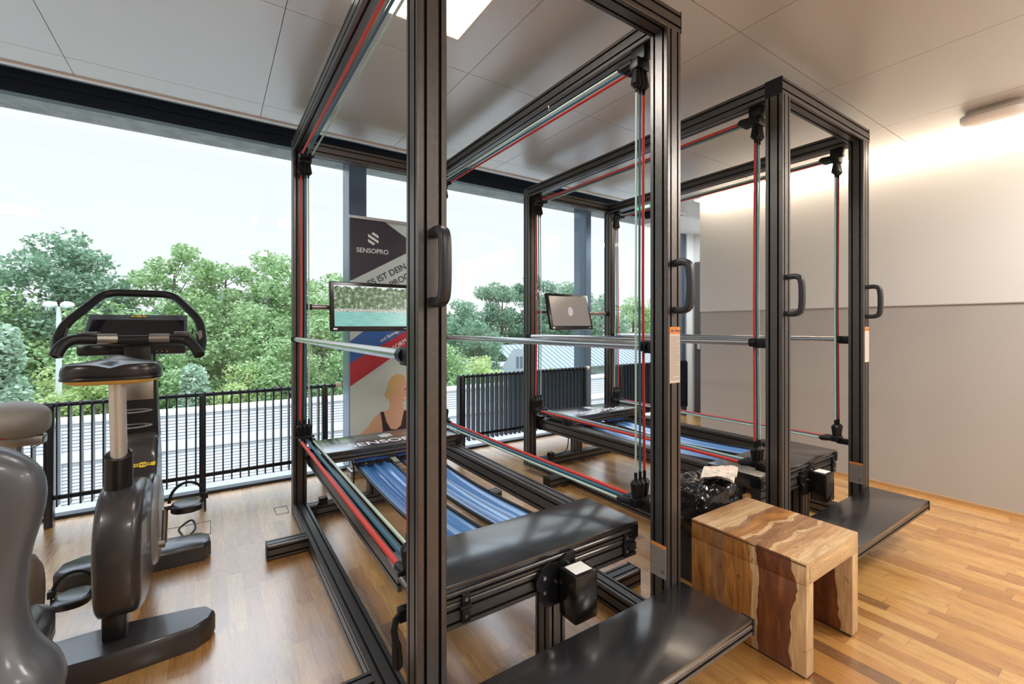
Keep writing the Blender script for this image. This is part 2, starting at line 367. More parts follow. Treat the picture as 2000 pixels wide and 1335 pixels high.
# left and back walls
m = MB(); m.box(XL - .1, XL, YB, YW, 0, 2.9); struct(m.build('wall_left', WHITE, smooth=0))
m = MB(); m.box(XL, XR + .2, YB - .1, YB, 0, 2.9); struct(m.build('wall_back', WALLU, smooth=0))
# window wall
wins = [(XL, 1.0), (1.15, 3.79), (3.87, 5.66), ]
for i, (a, b) in enumerate(wins):
    w = thing('window_%d' % (i + 1), None, None, (0, 4.1, 0)); w['kind'] = 'structure'
    m = MB(); m.box(a + .02, b - .02, .0, .008, .035, 2.72); m.build('window_pane', GLASS, w, smooth=0)
    m = MB(); m.box(a, b, -.03, .05, 0, .02); m.box(a, b, -.02, .05, 2.72, 2.8); m.build('window_frame', DARKF, w, smooth=0)
m = MB(); m.box(5.75, 6.3, 4.03, 4.2, 0, 2.86); struct(m.build('wall_window_end', WHITE, smooth=0))
for i, (a, b) in enumerate([(1.0, 1.15), (3.79, 3.87), (5.66, 5.75)]):
    m = MB(); m.box(a, b, 4.05, 4.27, 0, 2.86, k=0); 
    o = m.build('trim_%d' % (i + 1), BLUEG, smooth=0); struct(o)
m = MB(); m.box(XL, 6.3, 4.16, 4.42, -.5, -.02); struct(m.build('trim_ledge', mat('ledge_grey', (0.5, 0.52, 0.52), 0.7), smooth=0))
# floor hatches
for (x0, x1, y0, y1) in [(-.26, 0.0, 3.28, 3.5), (.36, .44, 3.36, 3.5)]:
    h = MB()
    for a, b, c, d in ((x0, x1, y0, y0 + .004), (x0, x1, y1 - .004, y1), (x0, x0 + .004, y0, y1), (x1 - .004, x1, y0, y1)): h.box(a, b, c, d, 0.0, .0015)
    struct(h.build('trim_floor_hatch', mat('hatch_line', (.08, .07, .06), .5), smooth=0))

# ------------------------------------------------------------------ ceiling fixtures
LIT = mat('lamp_diffuser', (1, 1, 1), 0.5, emit=(1.0, 0.97, 0.92), es=2.6)
FRM = mat('lamp_frame', (0.7, 0.68, 0.64), 0.4)
for i, (fx, fy) in enumerate(FIX):  # only the first is in view; the rest are added fill lights
    t_ = thing('ceiling_light', 'square white glowing panel light set flush in the ceiling above the nearest training frame' if i == 0 else ['', 'added unseen square fill light behind the viewer, in line with the nearest training frame', 'added unseen square fill light beside the right wall, behind the viewer', 'added unseen square fill light above the recumbent bike, left of the viewer', 'added unseen square fill light in the rear right corner of the room'][i], 'ceiling light', (fx, fy, ZC), group='square ceiling lights')
    m = MB(); a, b = .28, .29
    for x0, x1, y0, y1 in ((-a, -a + .014, -b, b), (a - .014, a, -b, b), (-a + .014, a - .014, -b, -b + .014), (-a + .014, a - .014, b - .014, b)): m.box(x0, x1, y0, y1, 0, .03)
    m.build('lamp_frame', FRM, t_, smooth=0)
    m = MB(); m.box(-a + .014, a - .014, -b + .014, b - .014, .012, .02); m.build('lamp_diffuser', LIT, t_, smooth=0)
t_ = thing('ceiling_light', 'added unseen fill light in the passage past the end of the pale right wall', 'ceiling light', (5.35, 3.05, ZC), group='square ceiling lights')  # housing for the added passage fill, out of view behind the wall
m = MB(); m.box(-.22, .22, -.22, .22, -.035, 0, .004); m.build('lamp_frame', FRM, t_)
m = MB(); m.box(-.2, .2, -.2, .2, -.038, -.035); m.build('lamp_diffuser', LIT, t_, smooth=0)
t_ = thing('emergency_luminaire', 'pale oblong rounded emergency luminaire on the ceiling above the right wall', 'emergency light', (4.03, .66, ZC))
m = MB()
def stadium(hl, r, z, n=10):
    o = [(r * math.cos(a) * 1.0, hl + r * math.sin(a), z) for a in [PI * i / n for i in range(n + 1)]]
    return o + [(r * math.cos(a), -hl + r * math.sin(a), z) for a in [PI + PI * i / n for i in range(n + 1)]]
m.loft([stadium(.075, .055, 0), stadium(.075, .06, -.02), stadium(.08, .075, -.025), stadium(.08, .075, -.045)]); m.build('luminaire_base', mat('lum_base', (.62, .58, .54), .5), t_)
m = MB(); m.loft([stadium(.08, .075, -.045), stadium(.08, .073, -.06), stadium(.078, .06, -.07), stadium(.07, .03, -.074)]); m.build('luminaire_cover', mat('lum_cover', (.92, .88, .84), .35), t_)
t_ = thing('exit_sign', 'small green emergency exit sign hanging below the ceiling behind the frames', 'sign', (3.72, 3.1, 2.50))
m = MB(); m.box(-.02, .02, -.1, .1, -.05, .05, .004); m.build('sign_body', mat('exit_green', (.03, .5, .25), .4, emit=(.1, .8, .45), es=.7), t_)
m = MB(); m.box(-.021, -.0205, -.07, -.02, -.035, .035); m.box(-.021, -.0205, .0, .06, -.008, .008); m.build('sign_symbol', mat('sign_white', (.9, .9, .9), .5, emit=(1, 1, 1), es=.8), t_, smooth=0)
m = MB(); m.tube([(0, 0, .05), (0, 0, .11)], .006); m.build('sign_stem', STEEL, t_)

# ------------------------------------------------------------------ balustrades
BAR = mat('railing_black', (0.014, 0.017, 0.024), 0.3, 0.2)
def balustrade(x0, x1, posts, label, cap0=False, cap1=False, step=.0547):
    r = thing('balustrade', label, 'railing', (x0, 3.95, 0), group=None)
    L = x1 - x0
    m = MB(); m.tube([(0, 0, .76), (L, 0, .76)], .014); 
    k = 0
    while k * step < L: m.tube([(k * step - .006, 0, .762), (k * step + .006, 0, .766)], .0175, 10); k += 1
    m.build('top_rail', BAR, r)
    m = MB(); m.box(0, L, -.01, .01, .165, .19); m.build('bottom_rail', BAR, r, smooth=0)
    for p in posts:
        m = MB(); m.box(p - x0 - .02, p - x0 + .02, -.03, .03, 0, .76, .002); m.build('post', BAR, r)
    me = None; k = 0
    while k * step < L:
        if me is None:
            m = MB(); m.box(-.0045, .0045, -.034, .034, .125, .76); o = m.build('baluster', BAR, r, smooth=0); me = o.data
        else:
            o = bpy.data.objects.new('baluster', me); C.objects.link(o); o.parent = r
        o.location = (k * step, 0, 0); k += 1
    for c, xx in ((cap0, 0), (cap1, L)):
        if c:
            m = MB(); m.tube([(xx - .005, 0, .765), (xx + .035, 0, .765)], .022, 16); m.tube([(xx + .035, 0, .765), (xx + .04, 0, .765)], .014, 16); m.build('end_cap', mat('cap_cream', (.7, .62, .5), .5), r)
balustrade(-1.95, .87, [-1.63, -.84, -.05, .78], 'long black bar railing in front of the left window behind the exercise bike', cap1=True)
balustrade(2.01, 3.70, [2.05, 2.85, 3.66], 'black bar railing between the two training frames, left of the second dark mullion', cap1=True)
balustrade(4.23, 5.60, [4.27, 4.95, 5.56], 'short black bar railing farthest right, next to the end of the pale wall')

# ------------------------------------------------------------------ banner
b = thing('roll_up_banner', 'tall grey printed banner with blue and red stripes and a smiling blonde woman', 'banner', (.97, 3.9, 0))
BG = mat('banner_grey', (0.60, 0.70, 0.68), 0.5)
m = MB(); m.box(0, .85, 0, .003, .06, 2.17); m.build('banner_sheet', BG, b, smooth=0)
m = MB(); m.box(-.01, .86, -.012, .015, 2.165, 2.19, .003); m.build('top_bar', mat('bar_grey', (.45, .45, .45), .4, .5), b)
m = MB(); m.box(-.01, .86, -.08, .08, 0, .06, .01); m.build('base_case', STEEL, b)
def flat(poly, name, mt, y=-.001, parent=b):
    q = MB(); q.prism(poly, 'y', y, y + .0006); return q.build(name, mt, parent, smooth=0)
PURP = mat('print_dark_violet', (0.035, 0.028, 0.045), .5)
flat([(0, 2.165), (.30, 2.165), (.49, 2.05), (.49, 1.91), (.02, 1.645), (0, 1.64)], 'printed_dark_field', PURP)
# hexagon logo of three slanted bars
def logo(cx, cz, s, parent, mt, fn, nm='logo'):
    q = MB()
    for pl0 in ([(-.12, .38), (0, .47), (.3, .30), (.3, .14)], [(-.3, .35), (.3, .01), (.3, -.15), (-.3, .19)], [(.12, -.18), (0, -.27), (-.3, -.10), (-.3, .06)]):
        pl = [(cx + x_ * s, cz + y_ * s) for x_, y_ in pl0]
        fn(q, pl)
    return q.build(nm, mt, parent, smooth=0)
logo(.195, 1.995, .15, b, WHITE_INK, lambda q, pl: q.prism(pl, 'y', -.0025, -.0018), 'printed_logo')
def wallm(x, y, z, roll=0): return Matrix.Translation((x, y, z)) @ Matrix.Rotation(R(90), 4, 'X') @ Matrix.Rotation(roll, 4, 'Z')
text('SENSOPRO', .056, WHITE_INK, b, wallm(.052, -.002, 1.885), 'printed_name')
text('LES IST DEIN', .075, INK, b, wallm(.13, -.002, 1.575, R(29)), 'printed_slogan')
text('TRAININGS PROGRAMM', .075, INK, b, wallm(-.0, -.002, 1.40, R(29)), 'printed_slogan')
PB = mat('print_blue', (.02, .13, .45), .45); PR = mat('print_red', (.5, .015, .035), .45)
flat([(0, 1.13), (.11, 1.21), (.5, 1.43), (.5, 1.22), (0, .945)], 'printed_blue_field', PB)
flat([(0, .945), (.5, 1.22), (.5, 1.07), (.01, .755), (0, .755)], 'printed_red_field', PR)
text('und Bewegung', .04, WHITE_INK, b, wallm(.26, -.002, 1.115, R(29)), 'printed_words')
text('PERFORMANCE', .055, WHITE_INK, b, wallm(.30, -.002, .995, R(31)), 'printed_words')
SKIN = mat('print_skin', (.68, .40, .27), .5); HAIR = mat('print_hair', (.66, .45, .2), .5); TANK = mat('print_tank', (.03, .022, .03), .5)
w = flat([(.05, .25), (.07, .33), (.14, .38), (.19, .45), (.245, .5), (.31, .515), (.335, .53), (.345, .60), (.36, .56), (.47, .56), (.46, .52), (.52, .5), (.58, .46), (.62, .40), (.62, .1), (.2, .1), (.2, .3), (.13, .27)], 'printed_person', SKIN, -.0012)
flat([(.335, .585), (.33, .66), (.345, .74), (.38, .79), (.44, .80), (.485, .77), (.50, .71), (.495, .69), (.51, .655), (.495, .645), (.495, .62), (.48, .59), (.45, .565), (.40, .54), (.36, .55)], 'face', SKIN, -.0016, w)
flat([(.31, .62), (.295, .66), (.32, .7), (.325, .76), (.355, .81), (.41, .835), (.465, .82), (.49, .785), (.47, .765), (.43, .76), (.40, .72), (.385, .67), (.355, .655), (.345, .61)], 'hair', HAIR, -.002, w)
flat([(.465, .605), (.485, .618), (.498, .62), (.49, .605)], 'mouth', WHITE_INK, -.0022, w)
flat([(.468, .69), (.487, .697), (.494, .692), (.48, .685)], 'eye', INK, -.0022, w)
flat([(.255, .508), (.285, .512), (.31, .42), (.35, .35), (.4, .34), (.44, .37), (.47, .5), (.495, .5), (.52, .42), (.53, .1), (.27, .1), (.28, .32), (.27, .43)], 'tank_top', TANK, -.0018, w)

# ------------------------------------------------------------------ training frames
def cone_cup(m, top, h, r0, r1): m.tube([top, (top[0], top[1], top[2] - h * .15), (top[0], top[1], top[2] - h)], [r0 * .6, r0, r1], 10)
def machine(X0, label, idx):
    t = thing('training_frame', label, 'exercise machine', (X0, 1.117, 0))
    W, L, H, P = 1.105, 2.235, 2.5, .084
    for px in (0, W - P):
        for py in (0, L - P):
            m = MB(); m.profile('z', px, px + P, py, py + P, .0 if py == 0 else 0.0, H - P); m.build('post', [ALU, SLOT], t)
    for py in (0, L - P):
        m = MB(); m.profile('x', py, py + P, H - P, H, 0, W); m.build('top_beam', [ALU, SLOT], t)
    for px in (0, W - P):
        m = MB(); m.profile('y', px, px + P, H - P, H, P, L - P); m.build('top_beam', [ALU, SLOT], t)
        m = MB(); m.profile('y', px, px + P, 0, P, P, L - P); m.build('floor_rail', [ALU, SLOT], t)
    for px in (0, W):
        m = MB(); m.box(px - .002, px + .002, -.001, P + .001, H - P, H + .001); m.build('end_cap', BLACK, t, smooth=0)
    for yy in (.35, 1.60):
        for sx in (0, 1):
            a, b_ = (-.20, 0) if sx == 0 else (W, W + (.17))
            m = MB(); m.profile('x', yy, yy + .08, .005, .05 if False else .08, a, b_); o = m.build('foot', [ALU, SLOT], t)
            m = MB(); e = a if sx == 0 else b_; m.box(e - .003, e + .003, yy - .001, yy + .081, .004, .081); m.build('foot_cap', BLACK, o, smooth=0)
    # floor cross member and short column at the back
    m = MB(); m.profile('x', 2.05, 2.13, 0, .08, P, W - P); m.build('cross_beam', [ALU, SLOT], t)
    m = MB(); m.profile('z', .47, .55, 2.05, 2.13, .08, .42); m.build('support_column', [ALU, SLOT], t)
    m = MB(); m.profile('z', .545, .625, .14, .22, .0, .30); m.build('support_column', [ALU, SLOT], t)
    m = MB(); m.profile('y', .545, .625, 0, .08, .22, 2.05); m.build('cross_beam', [ALU, SLOT], t) if False else None
    # inner side beams carrying the webbing
    for px in (.088, .915):
        m = MB(); m.profile('y', px, px + .08, .33, .43, .40, 2.12); m.build('side_beam', [ALU, SLOT], t)
        s = -1 if px < .5 else 1
        m = MB(); xo = .085 if s < 0 else W - P - .03
        m.box(xo, xo + .035, 2.08, 2.16, .33, .45, .003); m.tube([(xo - .02 * s * -1, 2.06, .40), (xo, 2.10, .40)], .012, 10); m.build('side_bracket', BLACK, t)
    # front tread platform
    o = MB().box(.065, W - .085, .145, .45, .425, .450, .003).build('tread_board', BOARD, t)
    m = MB(); m.profile('x', .143, .185, .395, .425, .075, W - .095); m.profile('x', .145, .20, .31, .39, .075, W - .095); m.box(.08, W - .1, .2, .44, .39, .42)
    m.build('tread_frame', [ALU, SLOT], t)
    for q in ((W - .125, W - .088), (.067, .10)): MB().box(*q, .139, .20, .385, .44, .003).build('tread_corner', BLACK, t)
    for hx in (.20, .93):
        m = MB(); m.box(hx, hx + .03, .134, .143, .378, .417, .002); m.box(hx, hx + .03, .134, .143, .325, .367, .002); m.tube([(hx - .005, .14, .372), (hx + .035, .14, .372)], .008, 10)
        o = m.build('hinge', BLACK, t)
        [MB().tube([(hx + .015, .1325, z_), (hx + .015, .135, z_)], .006, 10).build('hinge_screw', CHROME, o) for z_ in (.398, .345)]
    MB().box(W - .10, W - P, .16, .22, .30, .40, .004).build('side_bracket', BLACK, t)
    # back board with wordmark
    o = MB().box(.085, W - .087, 1.72, 2.08, .475, .50, .004).build('back_board', BOARD, t)
    m = MB(); m.profile('x', 1.725, 1.79, .43, .475, .135, W - .13); m.box(.13, W - .13, 1.79, 2.06, .44, .475); m.build('back_board_frame', [ALU, SLOT], t)
    for q in ((.088, .135), (W - .13, W - .09)): MB().box(*q, 1.722, 1.80, .425, .476, .003).build('back_board_corner', BLACK, t)
    fm = Matrix.Translation((W / 2, 1.775, .5003))
    text('SENSOPRO', .115, WHITE_INK, o, fm, 'board_lettering', .0002, 'CENTER')
    logo(W / 2 , 0, .14, o, WHITE_INK, lambda q, pl: q.prism([(x_, 1.95 + y_ * 1.0) for x_, y_ in pl], 'z', .5003, .5006), 'board_logo')
    # webbing lanes
    for cx, hw in ((.395, .105), (.665, .105)):
        m = MB(); n = 14; sag = .035; rings = []
        for i in range(n + 1):
            u = i / n; y = .44 + u * 1.30; z = .405 - sag * math.sin(PI * u) * .8
            top = []; 
            for j in range(13):
                a = -1 + 2 * j / 12; top.append((cx + a * hw, y, z + .006 * math.cos(a * 3 * PI) * (1 - abs(a) ** 4) - .012 * (1 - a * a)))
            rings.append(top + [(p[0], p[1], p[2] - .006) for p in top[::-1]])
        m.loft(rings); o = m.build('webbing_lane', STRIP, t, smooth=60)
        m = MB()
        for s in (-1, 1):
            m.tube([(cx + s * hw, .44 + 1.30 * i / n, .405 - sag * math.sin(PI * i / n) * .8) for i in range(n + 1)], .009, 8)
        m.build('webbing_edge', RUBBER, o)
        m = MB()
        for q in range(4): xx = cx - hw + .012 + q * .055; m.box(xx, xx + .035, 1.66, 1.78, .407, .415, .002)
        m.tube([(cx - hw, 1.72, .411), (cx + hw, 1.72, .411)], .008, 8); m.build('webbing_buckle', BLACK, o)
        m = MB(); m.loft([superel(cx, y, 0, 1, 1) for y in ()] or [[(cx - hw, 1.73, .41), (cx + hw, 1.73, .41), (cx + hw, 1.73, .418), (cx, 1.73, .424), (cx - hw, 1.73, .418)], [(cx - hw, 1.80, .405), (cx + hw, 1.80, .405), (cx + hw, 1.80, .43), (cx, 1.80, .435), (cx - hw, 1.80, .43)], [(cx - hw, 2.0, .40), (cx + hw, 2.0, .40), (cx + hw, 2.0, .43), (cx, 2.0, .432), (cx - hw, 2.0, .43)]]); m.build('webbing_pad', PAD, o)
    # lift actuator
    m = MB(); m.prism([(.505, .40), (.505, .29), (.53, .265), (.60, .265), (.66, .33), (.66, .43), (.62, .43), (.585, .40), (.545, .42)], 'y', .127, .14); m.prism(circ(.515, .36, .035), 'y', .125, .138)
    o = m.build('actuator_plate', BLACK, t)
    [MB().tube([(x_, .12, z_), (x_, .127, z_)], .007, 10).build('actuator_screw', CHROME, o) for x_, z_ in ((.515, .375), (.515, .325), (.625, .395), (.57, .345))]
    m = MB(); m.box(.575, .68, .03, .12, .235, .40, .008); o = m.build('actuator_box', mat('actuator_black', (.008, .008, .008), .18), t)
    m = MB(); m.box(.59, .665, .045, .105, .4005, .4012); m.build('actuator_label', mat('label_white', (.75, .75, .72), .5), o, smooth=0)
    # step
    o = MB().box(0.0, W, -.285, -.002, .222, .240, .002).build('step_board', BOARD, t)
    m = MB(); m.profile('x', -.285, -.245, .185, .222, .0, W); m.profile('x', -.06, -.005, .18, .222, 0, W); m.profile('y', .02, .06, .185, .222, -.245, -.06); m.profile('y', W - .06, W - .02, .185, .222, -.245, -.06); m.build('step_frame', [ALU, SLOT], t)
    for q in (W, -.012): MB().box(q, q + .012, -.288, -.24, .183, .238, .003).build('step_corner', BLACK, t)
    # pull handles
    for hx in (.045, W - .04):
        m = MB(); z0, z1 = 1.30, 1.515; w_ = .0155
        path = []
        for (y_, z_) in smooth2([(0, z0 + .016), (-.045, z0 + .016), (-.068, z0 + .045), (-.068, z1 - .045), (-.045, z1 - .016), (0, z1 - .016)]): path.append((hx, y_, z_))
        rings = []
        for i, p in enumerate(path):
            a = Vector(path[max(i - 1, 0)]); b2 = Vector(path[min(i + 1, len(path) - 1)]); d = (b2 - a).normalized(); nrm = Vector((0, -d.z, d.y)); r_ = []
            for j in range(16):
                an = 2 * PI * j / 16; ca, sa = math.cos(an), math.sin(an)
                r_.append(Vector(p) + Vector((1, 0, 0)) * w_ * math.copysign(abs(ca) ** .6, ca) + nrm * .0135 * math.copysign(abs(sa) ** .6, sa))
            rings.append(r_)
        m.loft(rings); m.build('pull_handle', mat('handle_black', (.022, .024, .03), .38), t, smooth=50)
    # grab rails along both sides
    for s, hx in ((-1, .018), (1, W - .03)):
        m = MB(); m.tube([(hx, .16, 1.168), (hx, L - .02, 1.168)], .017, 20); m.build('grab_rail', CHROME, t)
        m = MB(); m.tube([(hx, .135, 1.168), (hx, .17, 1.168)], .023, 16); m.tube([(hx, .125, 1.168), (hx, .137, 1.168)], .014, 12); m.box(hx - .014, hx + .02, P, .15, 1.14, 1.19, .003); m.build('rail_clamp', BLACK, t)
        m = MB(); m.tube([(hx - .025, L - .05, 1.168), (hx - .002, L - .05, 1.168)], .015, 12); m.box(hx - .02, hx + .01, L - P - .02, L - .03, 1.15, 1.187, .003)
        m.build('rail_clamp', BLACK, t)
    # elastic cords: red, blue, pale, running around each side
    cols = [(RED, 'red_cord'), (BLUE, 'blue_cord'), (PALE, 'pale_cord')]
    for s in (-1, 1):
        def sx(v_): return v_ if s < 0 else W - v_
        for k, (cm, nm) in enumerate(cols):
            xk = .03 + .035 * k
            yf, yb, zb, zt = .235, 2.03, .515, 2.355
            m = MB(); m.tube([(sx(xk), yf, zb), (sx(xk), (yf + yb) / 2, zb - .004), (sx(xk), yb, zb)], (.0095, .008, .0062)[k], 10)
            m.tube([(sx(xk * .8 + .01), yf, zt), (sx(xk * .8 + .01), yb, zt)], (.007, .006, .005)[k], 10)
            m.tube([(sx(.032 + .027 * k), .155, .62), (sx(.036 + .022 * k), .16, 1.4), (sx(.038 + .022 * k), .155, 2.25)], (.0058, .0048, .0044)[k], 10)
            m.tube([(sx(.032 + .027 * k), 2.09, .62), (sx(.04 + .022 * k), 2.08, 1.4), (sx(.038 + .022 * k), 2.09, 2.25)], (.006, .005, .0045)[k], 10)
            m.build(nm, cm, t)
        for yy, d in ((.155, 1), (2.09, -1)):
            # lower clamp
            m = MB()
            for k in range(3):
                xx = sx(.032 + .027 * k); m.tube([(xx, yy, .645), (xx, yy, .60)], .0065, 8); cone_cup(m, (xx, yy, .612), .085, .023, .013)
                x2 = sx(.03 + .035 * k); m.tube([(x2, yy + d * .085, .515), (x2, yy + d * .07, .516), (x2, yy + d * .01, .52)], [.011, .017, .012], 10)
            m.box(sx(.02), sx(.11), yy - .02, yy + .02, .505, .54, .004); m.box(sx(.035), sx(.07), min(yy, yy - d * .08), max(yy, yy - d * .08), .49, .525, .003); m.tube([(sx(.0), yy, .53), (sx(.12), yy, .53)], .007, 8)
            m.build('cord_clamp', BLACK, t)
            m = MB()
            for k in range(3):
                xx = sx(.038 + .022 * k); m.tube([(xx, yy, 2.225), (xx, yy, 2.26)], .0065, 8); m.tube([(xx, yy, 2.245), (xx, yy, 2.26), (xx, yy, 2.32)], [.011, .024, .014], 10)
                x2 = sx(xk_(k)); m.tube([(x2, yy + d * .09, zt), (x2, yy + d * .075, zt), (x2, yy + d * .01, zt)], [.011, .019, .014], 10)
            m.box(sx(.025), sx(.10), yy - .022, yy + .022, 2.32, 2.365, .004); m.box(sx(.035), sx(.075), yy - .035, yy + .035, 2.36, 2.416, .003)
            m.build('cord_clamp', BLACK, t)
    # small hook under the right top beam
    m = MB(); m.tube([(W - P + .01, .75, 2.416), (W - P + .01, .75, 2.40), (W - P + .005, .745, 2.39), (W - P + .01, .74, 2.385)], .003, 6); m.build('hook', CHROME, t)
    # crank lever
    m = MB(); m.tube([(.04, .235, .36), (.02, .225, .355), (.012, .22, .33), (.015, .215, .30)], .011, 10); m.tube([(.015, .215, .30), (.017, .212, .285), (.02, .21, .225), (.02, .21, .215)], [.011, .015, .017, .01], 12); m.box(.03, .07, .22, .25, .34, .38, .003)
    m.build('release_lever', BLACK, t)
    # warning label and rating plate on the right front post
    xl = W - P + .012
    o = MB().box(xl, xl + .064, -.0012, 0, 1.03, 1.25).build('warning_label', PAPER, t, smooth=0)
    m = MB(); m.box(xl, xl + .064, -.0016, -.0012, 1.222, 1.25); m.build('label_header', ORANGE, o, smooth=0)
    text('\u25b2 Warning', .016, INK, o, wallm(xl + .006, -.0018, 1.23), 'label_word', .0001)
    m = MB(); rg = random.Random(5)
    for q in range(30): z_ = 1.21 - q * .0058; m.box(xl + .005, xl + .006 + .053 * (rg.uniform(.35, 1) if q % 4 == 3 else 1), -.0015, -.0012, z_, z_ + .0017)
    m.build('label_print', mat('print_grey', (.22, .19, .17), .6), o, smooth=0)
    xl = W - P
    o = MB().box(xl - .001, xl, .005, .078, .265, .395).build('rating_plate', mat('plate_grey', (.33, .30, .28), .4, .3), t, smooth=0)
    m = MB(); m.box(xl - .0014, xl - .001, .005, .078, .383, .395); m.build('plate_header', ORANGE, o, smooth=0)
    m = MB()
    for q in range(11): m.box(xl - .0014, xl - .001, .012 if q > 5 else .012, .07 - (.02 if q % 3 == 2 else 0), .372 - q * .009, .3735 - q * .009)
    m.prism(circ(.022, .29, .007), 'x', xl - .0016, xl - .001); m.build('plate_print', mat('print_pale', (.12, .12, .14), .5), o, smooth=0)
    # monitor on its cross arm
    m = MB(); m.tube([(P, L - .05, 1.385), (W - P, L - .05, 1.385)], .017, 12); m.box(W / 2 - .04, W / 2 + .04, L - .075, L - .03, 1.33, 1.44, .003); m.build('monitor_arm', mat('arm_bronze', (.3, .24, .2), .35, .7), t)
    for q in (P, W - P - .035): MB().tube([(q, L - .05, 1.385), (q + .035, L - .05, 1.385)], .021, 12).build('arm_clamp', BLACK, t)
    mo = bpy.data.objects.new('monitor', None); bpy.data.objects.remove(mo)
    m = MB(); sw, sh = (.285, .172) if idx == 0 else (.265, .172); m.box(-sw, sw, -.016, .016, -sh, sh, .008)
    o = m.build('monitor', mat('monitor_black', (.01, .01, .011), .25), t, loc=((.50 if idx == 0 else .43), L - .135, 1.39), rot=(R(-6 if idx == 0 else -14), 0, R(0) if idx == 0 else R(2)))
    bz = .028; m = MB(); m.box(-sw + bz, sw - bz, -.0175, -.016, -sh + bz + .006, sh - bz); m.build('monitor_screen', SCREEN[idx], o, smooth=0)
    m = MB(); m.box(-sw + .02, -sw + .045, -.0175, -.016, -sh + .01, -sh + .022); m.box(sw - .06, sw - .03, -.0175, -.016, -sh + .014, -sh + .017); m.build('monitor_marks', WHITE_INK, o, smooth=0)
    m = MB(); m.box(-.05, .05, .016, .06, -.05, .05, .004); m.build('monitor_mount', BLACK, o)
    # cable at the back cross beam
    m = MB(); m.tube(smoothpath([(.30, 2.12, .42), (.34, 2.04, .36), (.36, 2.03, .25), (.33, 2.03, .12), (.20, 2.04, .095), (.14, 2.03, .10), (.11, 2.0, .05), (.11, 1.97, .012)]), .005, 8); m.box(.14, .19, 2.02, 2.07, .08, .13, .006); m.build('power_cable', BLACK, t)
    return t
def xk_(k): return (.03 + .035 * k) * .8 + .01
def smooth2(p):
    return [(q.x, q.y) for q in smoothpath([(a, b, 0) for a, b in p], 5)]
# screens
s1 = mat('screen_lake', (0, 0, 0), .2, emit=(1, 1, 1), es=.8); t = NT(s1); o3 = t.obj(); X, Y, Z = t.xyz(o3)
tn = t.noise(t.map(o3, (1, .0, 1)), 34, 7, .7); trees = t.ramp(tn, [(.35, (.04, .08, .04)), (.5, (.13, .2, .1)), (.62, (.45, .52, .42)), (.75, (.85, .9, .85))])
wv = t.noise(t.map(o3, (8, 0, 60)), 2, 3); water = t.ramp(wv, [(.3, (.17, .47, .42)), (.7, (.3, .6, .54))])
rk = t.noise(t.map(o3, (1, 0, 1)), 130, 2); rock = t.ramp(rk, [(.4, (.2, .2, .17)), (.6, (.75, .75, .7))])
c = t.mix(t.math('GREATER_THAN', Z, -.038), water, rock); c = t.mix(t.math('GREATER_THAN', Z, -.018), c, trees)
edge = t.math('GREATER_THAN', t.math('ADD', Z, t.math('MULTIPLY', t.noise(t.map(o3, (1, 0, 0)), 18, 4), .10)), .185); c = t.mix(edge, c, (.8, .85, .86))
t.l(c, t.b.inputs['Emission Color'])
s2 = mat('screen_idle', (0.02, 0.02, 0.02), .12, emit=(1, 1, 1), es=.62); t = NT(s2); o3 = t.obj(); X, Y, Z = t.xyz(o3)
bl = t.math('LESS_THAN', t.math('ADD', t.math('POWER', t.math('MULTIPLY', X, 18), 2), t.math('POWER', t.math('MULTIPLY', Z, 11), 2)), t.math('MULTIPLY_ADD', t.noise(o3, 20), .8, -.1))
t.l(t.mix(bl, (.30, .25, .22), (.62, .62, .62)), t.b.inputs['Emission Color'])
SCREEN = [s1, s2]
machine(.45, 'bronze cage training frame nearest the viewer, with lake scene on its monitor', 0)
machine(2.365, 'bronze cage training frame farther right beside the pale wall, grey screen on its monitor', 1)

# ------------------------------------------------------------------ wooden bench
t_ = thing('wooden_bench', 'solid acacia wood bench with reddish sides and striped pale top', 'bench', (1.75, .745, 0))
o = MB().box(0, .45, 0, .46, .33, .412, .004).build('bench_top', [WTOP, WSIDE], t_)
for p_ in o.data.polygons:
    if abs(p_.normal.x) > .9: p_.material_index = 1
MB().box(-.0012, .002, .002, .458, .400, .4045).build('bench_seam', mat('bark_seam', (.10, .045, .02), .6), t_, smooth=0)
MB().box(.0, .055, .0005, .4595, .006, .33, .003).build('bench_side', WSIDE, t_)
MB().box(.395, .45, .0005, .4595, .006, .33, .003).build('bench_side', WSIDE, t_)
for sx_ in (.005, .40):
    MB().box(sx_, sx_ + .045, .01, .45, 0, .006).build('bench_glide', BLACK, t_, smooth=0)

